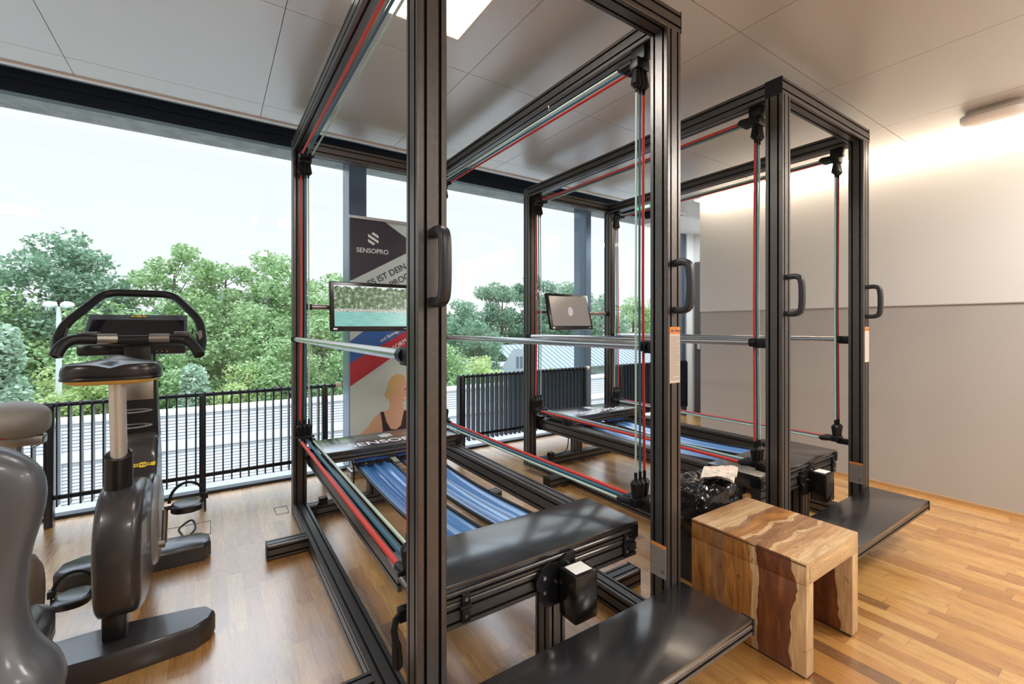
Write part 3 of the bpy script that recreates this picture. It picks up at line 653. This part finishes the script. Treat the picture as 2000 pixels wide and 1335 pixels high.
# ------------------------------------------------------------------ waste bin with bag
rg = random.Random(3)
t_ = thing('waste_bin', 'black waste bin lined with crumpled black plastic bag behind the wooden bench', 'bin', (2.06, 1.345, 0))
m = MB(); m.loft([superel(0, 0, 0, .11, .095, 6), superel(0, 0, .40, .125, .108, 6), superel(0, 0, .40, .118, .10, 6), superel(0, 0, .02, .10, .09, 6)]); m.build('bin_body', mat('bin_black', (.012, .012, .013), .5), t_)
BAG = mat('bag_plastic', (.01, .01, .012), .16)
from mathutils import noise as mn
m = MB(); rings = []; NB = 120
for i in range(34):
    u = i / 33
    if u < .45: z_ = .27 + (.44 - .27) * u / .45; w_ = .150 + .012 * math.sin(u * 5)
    else: q = (u - .45) / .55; z_ = .44 + .045 * math.sin(min(1, q * 1.6) * PI / 2) - .05 * max(0, q - .55); w_ = .155 * (1 - q ** 2.2) + .004
    ring = []
    for x, y, z in superel(0, 0, z_, w_, w_ * .78, 3, NB):
        v_ = Vector((x, y, z)); n1 = mn.ridged_multi_fractal(v_ * 9, 1.0, 2.1, 4, 1.0, 2.0) if hasattr(mn, 'ridged_multi_fractal') else mn.noise(v_ * 20)
        n2 = mn.noise(v_ * 38 + Vector((3, 1, 7))); k_ = 1 + .09 * (n1 - 1.0) + .05 * n2
        ring.append((x * k_, y * min(k_, 1.08), z + .016 * (n1 - 1.0) + .010 * n2 + (.02 * mn.noise(v_ * 9) if z > .42 else 0)))
    rings.append(ring)
m.loft(rings); m.build('bin_bag', BAG, t_, smooth=25)
t_ = thing('magazine', 'crumpled pale magazine lying on the black bin bag', 'magazine', (2.12, 1.30, .522), R(25))
m = MB(); n = 8; vs = []; fs = []
for i in range(n + 1):
    for j in range(n + 1): vs.append((-.11 + .22 * i / n, -.075 + .15 * j / n, .012 * math.sin(i * .9 + j * .5) + rg.uniform(-.002, .002)))
for i in range(n):
    for j in range(n): a = i * (n + 1) + j; fs.append((a, a + 1, a + n + 2, a + n + 1))
m.add(vs, fs); k = len(vs); m.add([(x_, y_, z_ - .008) for x_, y_, z_ in vs], [f[::-1] for f in fs])
MG = mat('magazine_print', rough=.4); t = NT(MG); f = t.noise(t.obj(), 26, 3); t.l(t.ramp(f, [(.3, (.2, .2, .2)), (.42, (.62, .55, .47)), (.62, (.78, .72, .62)), (.66, (.7, .16, .1)), (.7, (.8, .75, .66))]), t.b.inputs['Base Color'])
m.build('magazine_pages', MG, t_)

# ------------------------------------------------------------------ exercise bike
t_ = thing('exercise_bike', 'dark grey upright exercise bike with silver seat post and looped handlebar', 'exercise bike', (0, 0, 0))
def base(poly, nm):
    m = MB(); cx = sum(p[0] for p in poly) / len(poly); cy = sum(p[1] for p in poly) / len(poly)
    def sc(f): return [(cx + (x - cx) * f, cy + (y - cy) * (2 * f - 1)) for x, y in poly]
    r = [[(x, y, .0) for x, y in sc(.985)], [(x, y, .012) for x, y in poly], [(x, y, .07) for x, y in poly], [(x, y, .084) for x, y in sc(.985)], [(x, y, .09) for x, y in sc(.96)]]
    m.loft(r); m.build(nm, BIKE, t_, smooth=40)
base([(-.62, 2.16), (-.55, 2.13), (-.30, 2.115), (-.05, 2.13), (.00, 2.17), (.015, 2.22), (-.01, 2.27), (-.06, 2.285), (-.3, 2.325), (-.5, 2.32), (-.6, 2.27)], 'rear_foot')
base([(-.62, 2.97), (-.56, 2.92), (-.3, 2.915), (-.03, 2.92), (.0, 2.96), (-.005, 3.06), (-.04, 3.10), (-.3, 3.12), (-.55, 3.11), (-.61, 3.06)], 'front_foot')
for q in ((-.335, -.262, 2.20, 2.29, .088, .26), (-.33, -.24, 2.86, 3.0, .088, .3)): MB().box(*q, .012).build('frame_stem', BIKED, t_)
# drive housing: profile in the Y-Z plane
prof = [(2.12, .30), (2.105, .40), (2.115, .50), (2.16, .585), (2.24, .63), (2.36, .64), (2.5, .60), (2.62, .56), (2.72, .58), (2.78, .66), (2.80, .74), (2.90, .745), (2.97, .70), (3.02, .58), (3.02, .40), (2.98, .26), (2.90, .17), (2.75, .13), (2.55, .12), (2.35, .14), (2.2, .18), (2.14, .23)]
pp = [(q.x, q.y) for q in smoothpath([(a, b_, 0) for a, b_ in prof + prof[:1]], 3)][:-1]
m = MB(); hw = .07; cx = -.283
def insp(pl, c):
    cy = 2.56; cz = .42; out = []
    for y, z in pl:
        d = math.hypot(y - cy, z - cz); out.append((cy + (y - cy) * (1 - c / d), cz + (z - cz) * (1 - c / d)))
    return out
rings = []
for c_, xo in ((.05, -hw), (.022, -hw + .004), (.006, -hw + .014), (0, -hw + .03), (0, 0), (0, hw - .03), (.006, hw - .014), (.022, hw - .004), (.05, hw)):
    rings.append([(cx + xo, y, z) for y, z in insp(pp, c_)])
m.loft(rings); m.build('drive_housing', BIKE, t_, smooth=50)
for s in (-1, 1):
    m = MB(); xo = cx + s * (hw - .003); r0 = [(xo, y, z) for y, z in circ(2.66, .36, .20, 36)]; r1 = [(xo + s * .016, y, z) for y, z in circ(2.66, .36, .19, 36)]; r2 = [(xo + s * .024, y, z) for y, z in circ(2.66, .36, .15, 36)]
    m.loft([r0, r1, r2]); m.build('side_cover', BIKEL, t_, smooth=50)
    m = MB(); m.tube([(xo, 2.56, .28), (xo + s * .045, 2.56, .28)], .022, 16); zz = .43 if s > 0 else .13; m.tube([(xo + s * .04, 2.56, .28), (xo + s * .045, 2.56 + s * .0, zz)], .011, 10, flat=1.6); o = m.build('crank', STEEL, t_)
    px = xo + s * .05
    m = MB(); m.tube([(px - s * .01, 2.56, zz), (px + s * .02, 2.56, zz)], .009, 10); m.loft([superel(px + s * .075, 2.56, zz - .022, .05, .055, 2.6), superel(px + s * .075, 2.56, zz - .014, .062, .075, 2.6), superel(px + s * .075, 2.56, zz + .008, .06, .075, 2.6), superel(px + s * .075, 2.56, zz + .014, .05, .062, 2.6)])
    m.build('pedal', VINYL, o)
    m = MB(); arc = [(px + s * .075 - s * .068 * math.cos(a), 2.585, zz + .012 + .085 * math.sin(a)) for a in [PI * i / 14 for i in range(15)]]
    m.tube(arc, .0065, 8, flat=.4); m.tube([(arc[-1][0], 2.57, zz - .05), (arc[-1][0], 2.585, zz + .03)], .004, 6); m.box(arc[-1][0] - .012, arc[-1][0] + .012, 2.57, 2.60, zz + .01, zz + .04, .003); m.build('pedal_strap', RUBBER, o)
# front column
m = MB(); m.loft([[(cx - .065, 2.80, .70), (cx + .07, 2.80, .70), (cx + .07, 2.93, .70), (cx - .065, 2.93, .70)], [(cx - .068, 2.80, .95), (cx + .062, 2.80, .95), (cx + .062, 2.90, .95), (cx - .068, 2.90, .95)], [(cx - .075, 2.82, 1.12), (cx + .055, 2.82, 1.12), (cx + .055, 2.90, 1.12), (cx - .075, 2.90, 1.12)]]); m.build('front_column', BIKED, t_, smooth=20)
m = MB(); m.box(cx - .055, cx + .05, 2.797, 2.80, .90, 1.0, .001); m.build('column_panel', STEEL, t_)
m = MB(); m.box(cx - .05, cx + .05, 2.70, 2.80, 1.05, 1.20, .012); m.build('handlebar_neck', BIKED, t_)
for zc in (.855, .785):
    m = MB(); m.tube([(-.30 + .058 * math.cos(a), 2.745 + .05 * math.sin(a), zc) for a in [2 * PI * i / 28 for i in range(29)]], .011, 8, flat=.35, cap=False); m.build('bottle_ring', CLEAR, t_)
# maker's yellow badges
YB_ = mat('badge_yellow', (.8, .58, .05), .4)
def badge(cx_, cy_, cz_, w_, h_, tilt):
    pl = [(-1, .0), (-.9, .75), (-.25, .55), (-.15, 1), (.25, 1), (.32, .6), (.6, .5), (.95, .9), (1, .0), (.95, -.9), (.6, -.5), (.32, -.6), (.25, -1), (-.15, -1), (-.25, -.55), (-.9, -.75)]
    m = MB(); m.prism([(x * w_, y * h_) for x, y in pl], 'y', -.0015, .0015); o = m.build('maker_badge', YB_, t_, smooth=0, loc=(cx_, cy_, cz_), rot=(tilt, 0, 0))
    q = MB()
    for i in range(7): q.box(-w_ * .7 + i * w_ * .2, -w_ * .7 + i * w_ * .2 + w_ * .13, -.002, -.0015, -h_ * .25, h_ * .25)
    q.build('badge_print', INK, o, smooth=0)
badge(-.27, 2.735, .60, .05, .014, R(-50))
# seat sleeve, post, saddle
m = MB(); m.tube([(-.298, 2.30, .56), (-.294, 2.275, .70), (-.292, 2.262, .765), (-.292, 2.26, .768)], [.044, .043, .042, .034], 24); m.build('post_sleeve', BIKED, t_)
m = MB(); m.tube([(-.292, 2.264, .75), (-.290, 2.21, 1.045)], .0255, 24); m.build('seat_post', SILVER, t_)
sx0, sy0 = -.305, 2.25
def sad(z, kx, ky, dy=0, dz=None):
    out = []
    for i in range(48):
        a = 2 * PI * i / 48; ca, sa = math.cos(a), math.sin(a)
        if sa > 0: w_ = .145 * (abs(ca) ** .9) * math.copysign(1, ca) if True else 0; w_ = .145 * math.copysign(abs(ca) ** (1 + 1.1 * sa), ca); l_ = .20 * sa
        else: w_ = .145 * math.copysign(abs(ca) ** .62, ca); l_ = .10 * math.copysign(abs(sa) ** .7, sa)
        out.append((sx0 + w_ * kx, sy0 + dy + l_ * ky, z))
    return out
m = MB(); rr_ = [sad(1.060, .96, .96), sad(1.066, .99, .99), sad(1.078, 1, 1), sad(1.093, .99, .99), sad(1.105, .965, .965), sad(1.113, .93, .93)]
for q in range(1, 12): u = q / 12; rr_.append(sad(1.113 + .012 * math.sin(u * PI / 2), .93 * (1 - u), .93 * (1 - u)))
m.loft(rr_)
m.v = [(x, y, z - (.014 * math.exp(-((x - sx0) / .03) ** 2) * max(0, min(1, (2.235 - y) / .05)) if z > 1.09 else 0) + (.018 * math.exp(-((x - sx0) / .05) ** 2) * max(0, min(1, (y - 2.26) / .1)) if z > 1.09 else 0)) for x, y, z in m.v]
sd = m.build('saddle', VINYL, t_, smooth=70)
m = MB(); m.loft([sad(1.040, .80, .8), sad(1.048, .92, .92), sad(1.060, .96, .96)]); m.build('saddle_underside', YEL, sd, smooth=50)
m = MB(); m.loft([sad(1.056, 1.0, 1.0), sad(1.063, 1.015, 1.015), sad(1.066, 1.0, 1.0)]); m.build('saddle_rim', BIKED, sd, smooth=50)
# handlebar
arch = fillet([(-.526, 2.58, 1.135), (-.546, 2.66, 1.185), (-.532, 2.725, 1.262), (-.425, 2.92, 1.418), (-.165, 2.93, 1.418), (-.045, 2.75, 1.282), (-.034, 2.66, 1.17), (-.047, 2.58, 1.12)], [0, .03, .05, .055, .055, .06, .03, 0])
m = MB(); m.tube(arch, .0185, 16); m.build('handlebar_loop', RUBBER, t_, smooth=60)
low = smoothpath([(-.530, 2.575, 1.13), (-.518, 2.59, 1.165), (-.495, 2.61, 1.190), (-.46, 2.63, 1.196), (-.36, 2.66, 1.19), (-.24, 2.66, 1.19), (-.12, 2.65, 1.19), (-.085, 2.63, 1.178), (-.06, 2.60, 1.148), (-.045, 2.575, 1.118)])
m = MB(); m.tube(low, .0222, 16); o = m.build('handlebar_bar', RUBBER, t_, smooth=60)
for pa, pb, rr_ in (((-.415, 2.64, 1.197), (-.35, 2.658, 1.196), .0228), ((-.235, 2.657, 1.1955), (-.16, 2.652, 1.1955), .0228), ((-.541, 2.68, 1.20), (-.534, 2.712, 1.243), .0192), ((-.037, 2.665, 1.175), (-.043, 2.70, 1.22), .0192)):
    MB().tube([pa, pb], rr_, 16).build('pulse_sensor', STEEL, o)
for x0 in (-.475, -.145):
    m = MB(); m.box(x0, x0 + .062, 2.63, 2.73, 1.205, 1.228, .006); m.build('grip_rest', BIKE, o)
# console
m = MB(); m.loft([[(-.50, 2.84, 1.175), (-.10, 2.84, 1.175), (-.105, 2.93, 1.31), (-.485, 2.93, 1.31)], [(-.50, 2.87, 1.165), (-.10, 2.87, 1.165), (-.105, 2.97, 1.30), (-.485, 2.97, 1.30)]]); o = m.build('console', mat('console_navy', (.075, .09, .115), .35), t_, smooth=20)
m = MB(); m.loft([[(-.485, 2.838, 1.185), (-.115, 2.838, 1.185), (-.118, 2.905, 1.285), (-.472, 2.905, 1.285)], [(-.485, 2.842, 1.181), (-.115, 2.842, 1.181), (-.118, 2.909, 1.281), (-.472, 2.909, 1.281)]]); m.build('console_screen', mat('console_glass', (.012, .012, .016), .08), o, smooth=0)
badge(-.30, 2.915, 1.302, .03, .0045, R(-35))
m = MB(); m.box(-.51, -.105, 2.80, 2.86, 1.115, 1.165, .012); m.build('console_tray', BIKED, t_)
[MB().tube([(-.22 + .02 * i, 2.797, 1.13), (-.22 + .02 * i, 2.80, 1.13)], .003, 6).build('console_stud', CHROME, t_) for i in range(3)]

# cable lying beside the bike
m = MB(); m.tube(smoothpath([(-.19, 3.2, .006), (-.14, 3.3, .006), (-.16, 3.38, .03), (-.10, 3.45, .045), (-.08, 3.36, .02), (-.12, 3.28, .006)]), .006, 8); m.tube(smoothpath([(-.2, 3.24, .006), (-.12, 3.27, .006), (-.07, 3.27, .012)]), .008, 8)
tag(m.build('power_cable', BLACK), 'loose black cable on the floor behind the front foot of the upright bike', 'cable')

# ------------------------------------------------------------------ recumbent bike seat in the left foreground
t_ = thing('recumbent_bike', 'grey moulded seat back of a recumbent bike cut off at the left edge', 'exercise bike', (0, 0, 0))
lv = [(1.005, .10, .03), (.995, .17, .045), (.97, .225, .055), (.93, .262, .06), (.88, .274, .06), (.82, .268, .06), (.75, .252, .06), (.68, .246, .065), (.61, .25, .075), (.55, .268, .095), (.50, .298, .11), (.45, .31, .115), (.40, .295, .105), (.36, .255, .085), (.335, .20, .06)]
lv = [(q.x, q.y, q.z) for q in smoothpath(lv, 4)]
m = MB(); rings = [superel(-.585, 1.45 - .06 * (1.0 - z), z, w_, d_, 3.0, 48) for z, w_, d_ in lv[::-1]]
m.loft(rings); m.build('seat_shell', GREYP, t_, smooth=70)
m = MB(); m.loft([superel(-.585, 1.72, z, w_, d_, 3, 32) for z, w_, d_ in ((.36, .2, .18), (.38, .22, .2), (.43, .22, .2), (.45, .19, .17))]); m.build('seat_cushion', VINYL, t_, smooth=60)
m = MB(); m.box(-.64, -.53, 1.4, 1.75, .12, .36, .01); m.box(-.63, -.54, 1.35, 2.05, .05, .13, .01); m.box(-.80, -.32, 1.30, 1.40, 0, .08, .01); m.build('seat_frame', BIKED, t_)
m = MB(); m.tube([(-.36, 1.50, .36), (-.34, 1.50, .33), (-.34, 1.60, .33)], .012, 12); m.build('seat_lever', CHROME, t_)
m = MB(); m.loft([[(x, 1.95 + (y), z) for y, z in circ(0, .42, r_, 32, e=1.35)] for x, r_ in ((-.56, .08), (-.55, .105), (-.49, .11), (-.455, .10), (-.44, .08))]); m.build('drive_cover', mat('cover_brown', (.12, .085, .06), .4, .2), t_, smooth=60)

# ------------------------------------------------------------------ indoor cycle behind it
t_ = thing('indoor_cycle', 'indoor cycle with rounded grey saddle and red clamp at the left edge', 'exercise bike', (-.655, 2.60, 0), R(90))
def ring_y(y, cz, w_, h_, n=24): return [(w_ * math.cos(2 * PI * i / n), y, cz + h_ * math.sin(2 * PI * i / n)) for i in range(n)]
sl_ = smoothpath([(-.105, .872, .02), (-.10, .872, .045), (-.075, .872, .10), (-.02, .878, .135), (.06, .885, .11), (.13, .89, .07), (.20, .89, .03)], 4)
m = MB(); m.loft([ring_y(q.x, q.y, q.z, .025 + .36 * q.z) for q in sl_])
m.build('saddle', GREYS, t_, smooth=70)
m = MB(); m.box(-.05, .05, -.03, .05, .812, .835, .008); m.build('saddle_clamp', REDP, t_)
m = MB(); m.box(-.035, .035, -.09, .14, .775, .812, .006); m.tube([(0, 0, .78), (0, .04, .35)], .025, 16); m.tube([(.05, -.05, .83), (.05, -.07, .80), (.05, -.06, .76), (.05, -.04, .75)], .004, 8); m.build('seat_post', STEEL, t_)
m = MB(); m.tube([(0, .08, .36), (0, .5, .45), (0, .75, .95)], .035, 14); m.tube([(0, 0, .36), (0, .02, .08)], .035, 14); m.box(-.22, .22, -.02, .06, 0, .07, .01); m.box(-.22, .22, .68, .76, 0, .07, .01); m.tube([(0, .5, .45), (0, .72, .05)], .03, 12); m.build('cycle_frame', STEEL, t_)
m = MB(); m.loft([[(x, .52 + y, .34 + z) for y, z in circ(0, 0, r_, 36)] for x, r_ in ((-.05, .20), (-.045, .22), (-.02, .22), (-.015, .20))]); m.build('flywheel', CHROME, t_, smooth=40)
m = MB(); m.tube([(-.2, .70, .98), (-.04, .75, .98), (.04, .75, .98), (.2, .70, .98)], .015, 12); m.build('handlebar', RUBBER, t_)

# ------------------------------------------------------------------ outside
LV = mat('louvre_metal', (.62, .65, .68), .45, .2)
t_ = thing('louvred_building', 'low building clad in pale grey horizontal metal louvres below the window', 'building', (0, 12, 0))
m = MB()
for a, b_, y0 in ((-1.16, -.60, 0), (-8, -1.36, 0)):
    z = b_ - .02
    while z > a:
        m.add([(-14, y0, z), (26, y0, z), (26, y0 - .035, z - .05), (-14, y0 - .035, z - .05), (-14, y0, z - .062), (26, y0, z - .062)], [(0, 1, 2, 3), (3, 2, 5, 4)]); z -= .066
m.build('louvres', LV, t_, smooth=0)
m = MB(); m.box(-14, 26, .0, .3, -8.5, -.62); m.build('wall', mat('louvre_back', (.2, .22, .24), .7), t_, smooth=0)
m = MB(); m.box(-14, 26, -.07, .5, -.62, -.56); m.box(-14, 26, -.09, .02, -1.36, -1.18); m.build('coping', mat('coping_pale', (.68, .7, .7), .6), t_, smooth=0)
m = MB()
for xx in (-2.6, -1.35): m.box(xx, xx + .22, -.1, .0, -3.2, -.75)
m.build('pilaster', mat('coping_pale'), t_, smooth=0)
t_ = thing('street_lamp', 'white twin headed street lamp rising in front of the left trees', 'street lamp', (-4.04, 20, -9))
m = MB(); m.tube([(0, 0, 0), (0, 0, 7), (0, 0, 10.9)], [.11, .085, .06], 12); m.build('lamp_pole', mat('lamp_white', (.72, .74, .72), .5), t_)
for dx in (-.2, .2):
    m = MB(); m.loft([superel(dx, 0, z, w_, .16, 2, 20) for z, w_ in ((10.85, .06), (10.88, .15), (10.94, .18), (11.02, .15), (11.06, .06))]); m.build('lamp_head', mat('lamp_white'), t_, smooth=60)
# gabled house
t_ = thing('house', 'white gabled house with pale metal roof beyond the second railing', 'building', (21.0, 32, -9))
m = MB(); m.add([(-.6, 0, 0), (1.9, 0, 0), (1.9, 0, 6.7), (1.9, 0, 8.35), (.5, 0, 8.35), (-.6, 0, 6.9)], [(0, 1, 2, 3, 4, 5)]); m.box(1.9, 22, 1.5, 9, 0, 6.5); m.box(-.6, 1.9, .02, 9, 0, 6.9); m.build('wall', mat('house_white', (.36, .39, .43), .7), t_, smooth=0)
m = MB(); m.add([(1.6, 0.6, 6.4), (22, .6, 6.4), (22, 5, 8.5), (1.6, 5, 8.5)], [(0, 1, 2, 3)]); m.add([(1.6, 0.6, 6.3), (22, .6, 6.3), (22, .6, 6.4), (1.6, .6, 6.4)], [(0, 1, 2, 3)])
for i in range(34): xx = 1.6 + i * .6; m.add([(xx, .6, 6.44), (xx + .05, .6, 6.44), (xx + .05, 5, 8.54), (xx, 5, 8.54)], [(0, 1, 2, 3)]); m.add([(xx, .6, 6.4), (xx, .6, 6.46), (xx, 5, 8.56), (xx, 5, 8.5)], [(0, 1, 2, 3)])
m.build('roof', mat('metal_roof', (.22, .25, .28), .5, .2), t_, smooth=0)
WD = mat('house_window', (.12, .15, .2), .2)
for x_, z_ in ((.85, 6.7), (1.25, 6.7), (.8, 4.2), (1.2, 4.2)): MB().box(x_, x_ + .22, -.05, -.01, z_, z_ + 1.0).build('window', WD, t_, smooth=0)
for i in range(8): MB().box(3 + i * 2, 3.7 + i * 2, 1.42, 1.48, 4.2, 5.6).build('window', WD, t_, smooth=0)
m = MB(); m.box(-120, 160, 12.3, 200, -9.3, -9.0); tag(m.build('ground', mat('meadow', (.12, .2, .07), .9), smooth=0), None); bpy.data.objects['ground']['kind'] = 'structure'

def leafmat(name, a, b_, c_):
    m = mat(name, a, .6); t = NT(m); g_ = t.n('ShaderNodeNewGeometry'); rp = t.ramp(g_.outputs['Random Per Island'], [(0, a), (.5, b_), (1, c_)]); 
    t.l(rp, t.b.inputs['Base Color'])
    tl = t.n('ShaderNodeBsdfTranslucent'); t.l(rp, tl.inputs[0]); ms = t.n('ShaderNodeMixShader'); ms.inputs[0].default_value = .3
    out = [n_ for n_ in t.t.nodes if n_.type == 'OUTPUT_MATERIAL'][0]; t.l(t.b.outputs[0], ms.inputs[1]); t.l(tl.outputs[0], ms.inputs[2]); t.l(ms.outputs[0], out.inputs[0]); return m
LM = [leafmat('leaf_mid', (.20, .33, .12), (.31, .46, .20), (.47, .60, .33)),
      leafmat('leaf_dark', (.12, .22, .14), (.20, .33, .20), (.31, .44, .30)),
      leafmat('leaf_yellow', (.34, .45, .15), (.50, .62, .25), (.64, .72, .40)),
      leafmat('leaf_silver', (.34, .48, .33), (.46, .6, .44), (.58, .7, .55))]
BARK = mat('bark', (.12, .12, .09), .9)
def crown(seed, kind):
    rg = random.Random(seed); m = MB(); cl = []
    nc = 70
    if kind == 'round':
        for i in range(nc):
            d = Vector((rg.gauss(0, 1), rg.gauss(0, 1), rg.gauss(0, 1))).normalized(); r_ = rg.uniform(.45, 1) ** .6; cl.append((Vector((d.x * 3.3, d.y * 3.0, d.z * 4.0)) * r_, rg.uniform(.6, 1.15)))
    elif kind == 'open':
        for i in range(46):
            a = rg.uniform(0, 2 * PI); h = rg.uniform(-1, 1); w_ = 3.4 * math.sqrt(max(.06, 1 - ((h + .25) / 1.3) ** 2)); cl.append((Vector((math.cos(a) * w_ * rg.uniform(.3, 1.05), math.sin(a) * w_ * rg.uniform(.3, 1), h * 3.8)), rg.uniform(.55, 1.05)))
    elif kind == 'willow':
        for i in range(70):
            a = rg.uniform(0, 2 * PI); h = rg.uniform(-1, 1); w_ = 1.25 * (1 - h * .8) * .62; cl.append((Vector((math.cos(a) * w_, math.sin(a) * w_, h * 3.6)), rg.uniform(.35, .6)))
    tot = 9500 if kind != 'open' else 8000
    tw = sum(c[1] ** 2 for c in cl)
    for c, r_ in cl:
        for k in range(int(tot * r_ ** 2 / tw)):
            d = Vector((rg.gauss(0, 1), rg.gauss(0, 1), rg.gauss(0, 1))).normalized() * r_ * rg.uniform(.3, 1.0) ** .5
            if kind == 'willow': d.z *= 1.7
            p = c + Vector((d.x, d.y, d.z * .75)); s_ = rg.uniform(.09, .17)
            u = Vector((rg.gauss(0, 1), rg.gauss(0, 1), rg.gauss(0, .6))).normalized(); w2 = u.cross(Vector((rg.gauss(0, 1), rg.gauss(0, 1), rg.gauss(0, 1)))).normalized()
            m.add([p - u * s_, p + w2 * s_ * .6, p + u * s_, p - w2 * s_ * .6], [(0, 1, 2, 3)])
    me = bpy.data.meshes.new('crown'); me.from_pydata(m.v, [], m.f); me.update(); return me, [c[0] for c in cl]
CR = {k: crown(sd_, kd) for k, sd_, kd in (('r1', 1, 'round'), ('r2', 2, 'round'), ('r3', 8, 'round'), ('o1', 3, 'open'), ('o2', 5, 'open'), ('w1', 4, 'willow'))}
MC = {}
def tree(x, y, ztop, cr, lm, sc, rz, label, group=None):
    """ztop = height of the crown's top relative to the room floor"""
    half = {'r': 4.6, 'o': 4.2, 'w': 4.2}[cr[0]] * sc; zc = ztop - half
    t_ = thing({'r': 'broadleaf_tree', 'o': 'open_crowned_tree', 'w': 'willow_tree'}[cr[0]], label, 'tree', (x, y, -9.0), group=group)
    key = (cr, lm)
    if key not in MC:
        me = CR[cr][0].copy(); me.materials.append(LM[lm]); MC[key] = me
    o = bpy.data.objects.new('foliage', MC[key]); C.objects.link(o); o.parent = t_; o.location = (0, 0, zc + 9); o.scale = (sc, sc, sc); o.rotation_euler = (0, 0, rz)
    m = MB(); cz = zc + 9; m.tube([(0, 0, 0), (.1 * sc, 0, cz * .5), (0, .05, cz), (.05, 0, cz + 2.2 * sc)], [.3 * sc, .24 * sc, .14 * sc, .04], 8)
    rot = Matrix.Rotation(rz, 3, 'Z')
    for c in CR[cr][1][::5]:
        e = rot @ (c * sc); h0 = max(-3.2 * sc, min(1.5 * sc, e.z - 1.6 * sc)); m.tube([(0, 0, cz + h0), (e.x * .5, e.y * .5, cz + h0 * .5 + e.z * .5 - .1), (e.x, e.y, cz + e.z)], [.05 * sc, .035 * sc, .012], 5)
    m.build('trunk', BARK, t_, smooth=60)
TREES = [(-5.3, 26.5, 5.45, 'r3', 1, .74, .3), (-1.5, 27, 5.2, 'o2', 0, .66, 1.2), (.6, 28, 4.7, 'o1', 0, .5, 2.2), (2.6, 27, 5.3, 'r1', 0, .72, .5), (5.2, 28, 4.9, 'r2', 0, .75, 1.5),
 (-4.95, 18.5, 1.5, 'w1', 3, .62, .2), (-.5, 20, .0, 'w1', 3, .55, 1.0), (1.1, 21, -.1, 'r3', 2, .45, .4), (-9.3, 27, 4.1, 'r2', 1, .8, .9), (-7.2, 25, 2.9, 'r1', 0, .75, 2.0), (-3.7, 24, 2.3, 'r3', 0, .72, 1.1),
 (-.9, 25, 3.0, 'r1', 0, .75, 3.0), (1.6, 24.5, 3.0, 'r2', 0, .7, 4.0), (4.6, 24, 3.2, 'r3', 0, .8, .4), (7.6, 27, 3.6, 'r1', 1, .8, 1.7), (-4.0, 21, .1, 'r3', 2, .5, .8), (-3.2, 20, -.2, 'r1', 2, .5, 1.8),
 (-1.9, 21.5, .8, 'r2', 0, .5, 2.8), (2.8, 21, .9, 'r1', 0, .55, 3.3), (5.0, 21, .6, 'r2', 0, .55, .1), (7.3, 22, .9, 'r3', 0, .6, 4.1), (-8.6, 22, 1.6, 'r1', 0, .6, 5.1), (-11.5, 26, 2.9, 'r3', 0, .8, 3.6),
 (3.2, 32, 3.6, 'r1', 1, .8, .9), (-2.6, 31, 3.0, 'r2', 1, .8, 1.4), (-6, 32, 3.2, 'r3', 1, .8, 2.4), (.3, 33, 3.6, 'r3', 1, .8, 5.4),
 (10.5, 30, 4.2, 'r2', 1, .85, 5.5), (13.5, 32, 3.9, 'r3', 1, .85, 2.5), (11.4, 25, .4, 'r1', 0, .7, 1.0), (14.8, 26, -.2, 'r2', 2, .7, 3.1), (16.9, 30.5, 2.0, 'r3', 1, .7, 2.1), (24.2, 30.2, -2.2, 'r1', 0, .25, 1.1)]
for x_, y_, z_, c_, l_, s_, q_ in [(17.5, 34, 3.6, 'r1', 1, .8, .7), (20.0, 36, 3.3, 'r2', 1, .8, 1.9), (22.3, 35, 5.5, 'o1', 1, .85, 2.9), (26.4, 35, 6.4, 'o2', 1, .9, 3.9), (30.5, 35, 5.9, 'r1', 1, .85, 4.9), (35, 35, 5.3, 'r2', 1, .85, .2), (40, 35, 4.9, 'r3', 0, .9, 1.3),
                                   (24.4, 37, 3.2, 'r3', 1, .8, 2.0), (29, 38, 3.4, 'r1', 1, .8, 1.2), (33.5, 38, 3.4, 'r2', 1, .8, 3.0), (46, 36, 5.0, 'r1', 0, .9, 2.3)]:
    k_ = 1.36; TREES.append((x_ * k_, y_ * k_, 1.25 + (z_ - 1.25) * k_, c_, l_, s_ * k_, q_))
TREES += [(-14.5, 27, 4.0, 'r1', 1, .8, 1.1), (-17.5, 26, 3.2, 'r2', 0, .8, 2.1), (-21, 27, 3.8, 'r3', 1, .85, .4), (-25, 28, 3.6, 'r1', 0, .85, 3.1)]
TONE = {0: 'mid green', 1: 'dark green', 2: 'bright yellow green', 3: 'pale silvery'}; KIND = {'r': 'rounded tree', 'o': 'open crowned tree', 'w': 'willow'}
ORD = ['leftmost', 'second from left', 'third from left', 'fourth from left', 'fifth from left', 'sixth from left', 'seventh from left', 'eighth from left', 'ninth from left', 'tenth from left', 'eleventh from left', 'twelfth from left', 'thirteenth from left', 'fourteenth from left']
def scr(T): return (T[0] * .8315 - T[1] * .5556) / (T[0] * .5556 + T[1] * .8315)
seen = {}
for T in sorted(TREES, key=scr):
    side = 'left window' if scr(T) < -.15 else 'right windows'
    key = (TONE[T[4]], KIND[T[3][0]], 'front row' if T[1] < 23 else 'middle row' if T[1] < 29 else 'back row', side)
    seen.setdefault(key, []).append(T)
for (tn_, kn_, rw_, sd_), L_ in seen.items():
    for i_, T in enumerate(L_):
        lab = '%s %s in the %s outside the %s' % (tn_, kn_, rw_, sd_) if len(L_) == 1 else '%s %s, %s of its tone, %s outside %s' % (tn_, kn_, ORD[i_], rw_, sd_)
        tree(*T, lab, 'woodland trees outside the windows')
